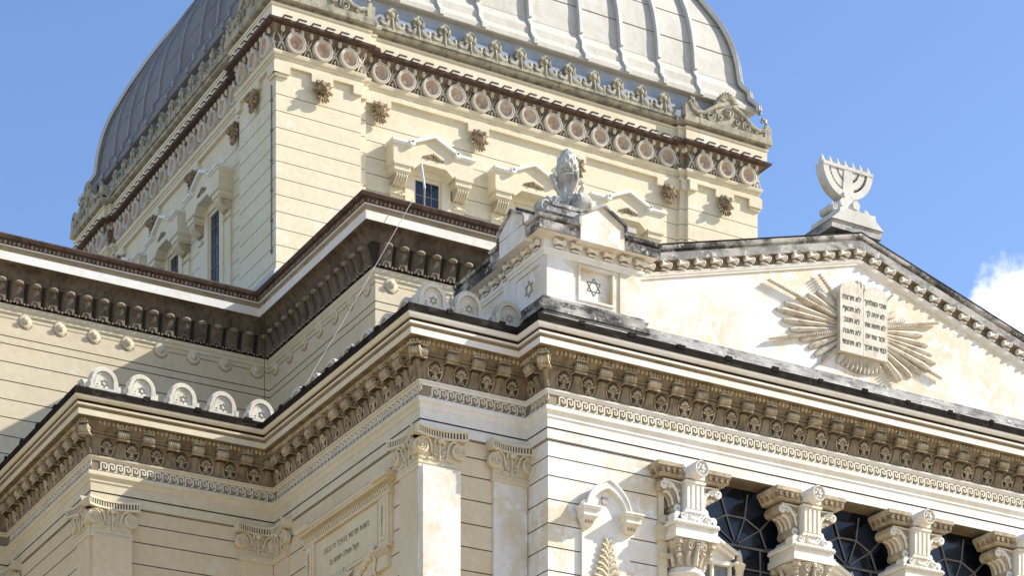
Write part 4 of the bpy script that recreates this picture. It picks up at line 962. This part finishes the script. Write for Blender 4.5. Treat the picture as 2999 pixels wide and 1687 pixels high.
for k, c in enumerate((4.64, 7.54, 10.44)):
    lt = MB(); zc = 16.72; yb = .47; c += .13
    def bar(p, q, w=.022): lt.tube([(p[0], yb, p[1]), (q[0], yb, q[1])], w, 4)
    ring = [(c+.60*cos(radians(a)), zc+.58*sin(radians(a))) for a in (0, 45, 90, 135, 180)] if False else [(c+r*cos(radians(a)), zc+r*sin(radians(a))) for a, r in ((0, .78), (32, .72), (68, .62), (112, .62), (148, .72), (180, .78))]
    for a, b in zip(ring[:-1], ring[1:]): bar(a, b)
    for (x, z), a in zip(ring, (0, 32, 68, 112, 148, 180)):
        if a in (68, 112, 32, 148): bar((c+.08*cos(radians(a)), zc+.08*sin(radians(a))), (x, z), .018)
        bar((x, z), (x+.5*cos(radians(a+14 if a < 90 else a-2)), z+.5*sin(radians(a+14 if a < 90 else a-2))))
    bar((c-1.2, zc-.02), (c+1.2, zc-.02), .03)
    for x in (-.95, -.62, .62, .95): bar((c+x, zc), (c+x, 12))
    for z in (16.25, 15.72, 15.2, 14.7): bar((c-1.2, z), (c+1.2, z))
    lt.build('glazing_bar', LATT, win); c -= .10
    sc = MB()                                          # stone screen: half gables springing from the columns, and a mid post
    for sg in (-1,):
        sc.prism([(c+sg*1.2, 16.80), (c+sg*.16, 16.30), (c+sg*.16, 16.2), (c+sg*1.2, 16.2)], .27, .33, 'y')
        p = [(c+sg*1.20, 16.86), (c+sg*.16, 16.36), (c+sg*.16, 16.28), (c+sg*1.20, 16.76)]; sc.prism(p, .14, .34, 'y')
        sc.prism([(c+sg*1.20, 16.93), (c+sg*.12, 16.41), (c+sg*.12, 16.36), (c+sg*1.20, 16.86)], .06, .36, 'y')
        sc.box(min(c+sg*.16, c+sg*1.1), max(c+sg*.16, c+sg*1.1), .18, .34, 16.14, 16.22)
        for x in (.20, .64, 1.05): sc.box(c+sg*x-.025, c+sg*x+.025, .22, .32, 13, 16.16)
        for z in (15.62, 15.0, 14.4): sc.box(min(c+sg*.16, c+sg*1.1), max(c+sg*.16, c+sg*1.1), .24, .31, z, z+.05)
    sc.build('stone_screen', TRIMW, win, smooth=0)
    pn = MB(); pn.box(c-1.1, c-.17, .30, .305, 13, 16.18); pn.build('pale_pane', PANE, win, smooth=0)
    po = MB(); po.lathe([(.07, 13), (.07, 15.75), (.10, 15.8), (.07, 15.85), (.09, 16.05), (.14, 16.2), (.08, 16.24), (.05, 16.42), (.02, 16.5)], (c, .2, 0), 10)
    for j in range(7): po.ell((c+.13*cos(j*.9), .2+.13*sin(j*.9), 15.75+.11*(j % 5)), (.07, .07, .055), 6, 4, m=j % 2)
    po.build('leafy_post', [TRIM, IRON], win)

# pointed-arch relief on the front wall
an_ = MB()
def ogive(r, w, zs, apex, n=10):                       # half outline of a pointed arch, springing at (w, zs)
    o = []
    for i in range(n+1):
        a = radians(60)*i/n; o.append((-w+2*w*cos(a), zs+(apex-zs)*sin(a)/sin(radians(60))))
    return o
def arch_pts(w, zs, apex): h = ogive(0, w, zs, apex); return h+[(-x, z) for x, z in h[::-1][1:]]
XC_ = 1.30; inn, outr = arch_pts(.42, 16.62, 17.10), arch_pts(.505, 16.62, 17.25)
an_.prism([(XC_+x, z) for x, z in outr]+[(XC_+x, z) for x, z in inn[::-1]], -.16, .02, 'y')
o2, i2 = arch_pts(.53, 16.62, 17.29), arch_pts(.502, 16.62, 17.245)
an_.prism([(XC_+x, z) for x, z in o2]+[(XC_+x, z) for x, z in i2[::-1]], -.185, -.15, 'y')
an_.prism([(XC_-.56, 0), (XC_+.56, 0), (XC_+.56, 16.5)]+[(XC_+x, z) for x, z in inn]+[(XC_-.56, 16.5)], -.055, .02, 'y')
ar_ = an_.build('arch_relief', WHITE, B, smooth=20)
for sg in (-1, 1):
    b = MB(); b.box(-.20, .20, -.30, .0, 16.56, 16.60); b.box(-.22, .22, -.32, .0, 16.60, 16.64); b.box(-.175, .175, -.26, .0, 16.44, 16.56)
    b.box(-.15, .15, -.22, .0, 16.41, 16.44)
    b.add([(x*.14, y, 16.41) for x, y in ((-1, -.20), (1, -.20), (1, 0), (-1, 0))]+[(x*.09, y, 16.27) for x, y in ((-1, -.10), (1, -.10), (1, 0), (-1, 0))], [(0, 1, 5, 4), (1, 2, 6, 5), (3, 0, 4, 7), (4, 5, 6, 7)])
    for i in range(3): b.ell((-.07+.07*i, -.17, 16.35), (.022, .03, .04), 6, 4, m=1)
    b.build('corbel', [TRIMW, SCROLL], ar_, (XC_+sg*.49, -.04, 0), smooth=20)
    b = MB(); b.spiral((0, 0), .075, .02, 1.5, 0, .02, sg); b.build('volute', TRIMW, ar_, (XC_+sg*.57, -.13, 16.71))
b = MB(); b.box(-.07, .07, -.075, -.05, -.07, .07); b.prism([(.075*cos(pi*i/3), .075*sin(pi*i/3)) for i in range(6)], -.09, -.05, 'y'); b.build('vent_hole', STAINL, ar_, (XC_-.05, 0, 16.86), smooth=0)
pl = MB()
pl.tube([(0, -.085, 13.6), (0, -.09, 15.0), (0, -.085, 16.08)], [.03, .024, .006], 6)
for i in range(19):
    z = 13.75+.125*i; l = .36*min(1, (16.2-z)/1.0)+.03
    for sg in (-1, 1): 
        pl.tube([(0, -.075, z), (sg*l*.45, -.10, z+.10), (sg*l*.85, -.095, z+.13), (sg*l, -.07, z+.11)], [.03, .032, .024, .006], 5)
        pl.tube([(sg*l*.4, -.09, z+.07), (sg*l*.7, -.10, z+.045), (sg*l*.8, -.08, z+.0)], [.02, .02, .005], 4)
pl.build('palm_relief', TRIM, ar_, (XC_+.02, 0, 0))

# inscribed plaque on the side of the corner room
pq = MB()                                             # x runs towards the viewer's right, origin at v=4.0
pq.box(-2.05, 2.02, -.05, .05, 16.02, 17.02); pq.box(-1.42, 1.42, -.07, .05, 16.1, 16.98)
for x in (-1.95, 1.55): pq.box(x, x+.42, -.10, .05, 16.05, 17.02); pq.box(x+.09, x+.33, -.12, .05, 16.15, 16.94)
pq.box(-2.10, 2.06, -.12, .05, 17.02, 17.07); pq.box(-2.06, 2.02, -.09, .05, 17.07, 17.26)
for i in range(44):
    x = -2.0+.0925*i; pq.tube([(x, -.09, 17.09), (x+.02, -.13, 17.17), (x+.03, -.10, 17.25)], .022, 5, 1)
pq.box(-2.12, 2.10, -.20, .05, 17.26, 17.31); pq.box(-2.16, -1.55, -.26, .05, 17.31, 17.42); pq.box(1.52, 2.16, -.26, .05, 17.31, 17.42); pq.box(-1.55, 1.52, -.22, .05, 17.31, 17.38)
pq.box(-2.05, 2.02, -.13, .05, 15.98, 16.05); pq.box(-1.9, 1.9, -.09, .05, 15.6, 15.98)
for i in range(9): pq.tube([(1.25+.09*i, -.10, 15.86), (1.25+.09*i, -.17, 15.99)], .02, 5, 0)
plq = pq.build('inscribed_plaque', [CREAM, TRIM], B, (-2.357, 4.0, 0), LEFT, smooth=25)
gd = MB()
for i in range(26):                                   # leafy garland under the inscription
    t = -1+2*i/25; x = 1.35*t; z = 15.55+.50*abs(t)**1.4
    gd.ell((x, -.13, z), (.10, .07, .055), 6, 4, rot=.7 if i % 2 else -.6); gd.ell((x+.03, -.14, z+.06), (.045, .05, .05), 6, 4)
for sg in (-1, 1): gd.tube([(sg*1.35, -.12, 16.05), (sg*1.45, -.13, 15.85), (sg*1.38, -.12, 15.68), (sg*1.46, -.12, 15.5), (sg*1.36, -.12, 15.42)], [.035, .03, .03, .025, .02], 6)
for i in range(7): gd.tube([(.0, -.12, 15.6), (-.3+.1*i, -.17, 15.95-.03*abs(i-3)), (-.42+.14*i, -.13, 16.08-.05*abs(i-3))], [.03, .045, .015], 5)
gd.build('garland', TRIM, plq)
text(heb('בשנת', 'תרסד', 'בהיכל', 'ה׳', 'נבנה'), .17, (.0, -.074, 16.70), INKL, plq, stretch=1.15)
text(heb('וקול', 'תפלה', 'ישמע', 'בו'), .16, (-.1, -.074, 16.40), INKL, plq, stretch=1.1)
for sg in (-1, 1):
    b = MB()
    b.tube([(0, 0, 16.22), (0, 0, 16.85)], .010, 4)
    for k in range(6): b.tube([(0, 0, 16.45+.05*k), (.035*(1 if k % 2 else -1), 0, 16.55+.05*k)], .008, 4)
    b.build('branch_relief', INKL, plq, (sg*1.75-.01, -.122, 0))

# conduit on the tower corner
cd_ = MB(); cd_.tube([(0, 0, 31.2), (0, 0, 27.0)], .016, 6)
for i in range(6): cd_.box(-.03, .03, -.02, .03, 30.8-.75*i, 30.86-.75*i)
cd_.build('conduit', LATT, B, (CU-HT-.03, CV-HT+.22, 0), LEFT)

# ------------------------------------------------------------------ things that stand on the roofs
U = thing('stone_urn', 'grey weathered pine cone finial on scrolled feet atop the corner pedestal', 'finial', bw(.95, .85, 22.62), TH)
b = MB(); b.box(-.46, .46, -.46, .46, 0, .07)
for sg in (-1, 1):
    for ax in (0, 1):
        k = len(b.v); b.lathe([(.0, -.11), (.155, -.11), (.155, .11), (.0, .11)], (.56, 0, .20), 16, 'y')
        for e in (-.12, .12): b.spiral((.56, .20), .165, .04, 1.8, e, .032, 1)
        b.tube([(.58, 0, .34), (.46, 0, .34), (.36, 0, .38), (.29, 0, .46)], [.06, .065, .06, .05], 8)
        b.spiral((.30, .26), .12, .03, 1.6, -.20, .03, -1); b.ell((.44, 0, .08), (.10, .10, .06), 8, 5)
        b.move(k, (lambda x, y, z, sg=sg: (sg*x, y, z)) if ax == 0 else (lambda x, y, z, sg=sg: (y, sg*x, z)))
b.lathe([(.40, .05), (.38, .2), (.28, .34)], (0, 0, 0), 20)
b.build('scroll_foot', URNM, U, smooth=40)
b = MB(); b.lathe([(.30, .28), (.24, .40), (.185, .56), (.175, .72), (.22, .86), (.25, .90), (.20, .94)], (0, 0, 0), 40, mod=lambda t, i: 1+(.13*cos(8*t) if 1 <= i <= 3 else 0))
for k in range(4):
    a = pi/2*k; c_, s__ = cos(a), sin(a)
    b.tube([(.18*c_, .18*s__, .56), (.27*c_, .27*s__, .66), (.34*c_, .34*s__, .78), (.37*c_, .37*s__, .88), (.31*c_, .31*s__, .92), (.28*c_, .28*s__, .86)], [.03, .05, .05, .045, .04, .03], 6)
b.build('fluted_neck', URNM, U, smooth=40)
b = MB(); b.lathe([(.12, .92), (.17, .98), (.205, 1.08), (.20, 1.20), (.165, 1.33), (.11, 1.43), (.04, 1.50)], (0, 0, 0), 20)
for i in range(6):
    z = 1.01+.078*i; r = (.165, .19, .182, .155, .115, .065)[i]
    for j in range(8):
        a = 2*pi*(j+.5*(i % 2))/8; b.ell((r*cos(a), r*sin(a), z), (.05, .05, .075), 7, 5)
b.build('cone', URNM, U, smooth=60)

MN = thing('menorah_sculpture', 'pale stone seven-branched menorah on the gable peak against the sky', 'sculpture', bw(7.55, .42, 23.60), TH)
b = MB()
b.prism([(-.66, 0), (.66, 0), (.64, .20), (.50, .24), (-.50, .24), (-.64, .20)], -.42, .5, 'y', 1)
b.prism([(-.69, .17), (.69, .17), (.62, .22), (.50, .32), (.47, .38), (.47, .44), (-.47, .44), (-.47, .38), (-.50, .32), (-.62, .22)], -.46, .54, 'y', 0)
b.build('plinth', [STATUE, STAINL], MN, smooth=0)
b = MB()
b.prism([(-.15, .52), (-.26, .60), (-.25, .70), (-.14, .76), (-.11, .84), (-.14, .95), (.14, .95), (.11, .84), (.14, .76), (.22, .68), (.34, .58), (.44, .56), (.44, .48), (-.36, .48)], -.16, .20, 'y')
for sg in (-1, 1):
    b.lathe([(.0, -.20), (.085, -.20), (.085, .22), (.0, .22)], (sg*.42, 0, .57), 12, 'y'); b.lathe([(.0, -.20), (.095, -.20), (.095, .20), (.0, .20)], (sg*.17, 0, .71), 12, 'y'); b.spiral((sg*.42, .57), .08, .02, 1.4, -.205, .018, sg, n=12)
    b.tube([(sg*.15, -.18, .62), (sg*.26, -.19, .54), (sg*.38, -.19, .50)], [.04, .035, .04], 6)
for i in range(4): b.ell((-.09+.09*i, -.19, .50), (.05, .05, .04), 6, 4)
b.build('scroll_foot', STATUE, MN, smooth=30)
b = MB(); ZT = 1.50
def half_ring(r0, r1, y0, y1, m=None, n=20):
    b.prism([(r1*cos(pi+pi*i/n), ZT+r1*sin(pi+pi*i/n)) for i in range(n+1)]+[(r0*cos(pi+pi*i/n), ZT+r0*sin(pi+pi*i/n)) for i in range(n, -1, -1)], y0, y1, 'y', m)
half_ring(.515, .66, -.13, .13); half_ring(.315, .455, -.115, .115); half_ring(.125, .255, -.115, .115); half_ring(.24, .52, -.04, .04, 1)  # dark plate in the slots carries their shade in its colour
b.prism([(-.10, ZT), (.10, ZT), (.15, ZT-.60), (-.15, ZT-.60)], -.132, .132, 'y')
for a in range(200, 345, 9):
    if abs(a-270) < 18: continue
    t = radians(a)
    for r in (.268, .468): b.ell((r*cos(t), -.08, ZT+r*sin(t)), (.020, .05, .020), 6, 4)
b.box(-.66, .66, -.14, .14, ZT-.05, ZT+.02)
b.build('branches', [STATUE, NICHESHADE], MN, smooth=25)
for i in range(7):
    f = MB(); f.lathe([(.055, 0), (.075, .04), (.05, .10), (.012, .19)], (0, 0, 0), 8); f.build('flame', STATUE, MN, (-.60+.2*i, 0, ZT+.02), smooth=40)

PL = thing('antenna_pole', 'slim white antenna pole rising from the upper gutter in front of the tower window', 'antenna', bw(1.0, 7.2, 25.53), TH)
b = MB(); b.tube([(.02, 0, 0), (.03, 0, .50)], .012, 6); b.build('mast', CABLE, PL)
b = MB(); b.tube([(.03, 0, .48), (-.06, 0, 1.02)], .028, 8); b.build('whip', POLE, PL)
def cable(name, pts, r, m, label):
    b = MB(); b.tube(pts, r, 6); o = b.build(name, m, None, (ORG[0], ORG[1], 0), TH); o['label'] = label; o['category'] = 'cable'; return o
def sag(p, q, s, n=14): return [tuple(p[j]+(q[j]-p[j])*i/n-(s*4*(i/n)*(1-i/n) if j == 2 else 0) for j in range(3)) for i in range(n+1)]
cable('stay_cable', sag((.62, 6.98, 25.58), (-2.45, 6.9, 20.2), .06), .0075, CABLE, 'pale stay cable slanting from the upper gutter down to the lower roof corner')
cable('drop_cable', [(-.42, 12.88, 25.4), (-.42, 12.86, 23.0), (-.42, 12.86, 20.1)], .007, IRON, 'thin dark cable hanging straight down from the upper cornice at the inner corner')
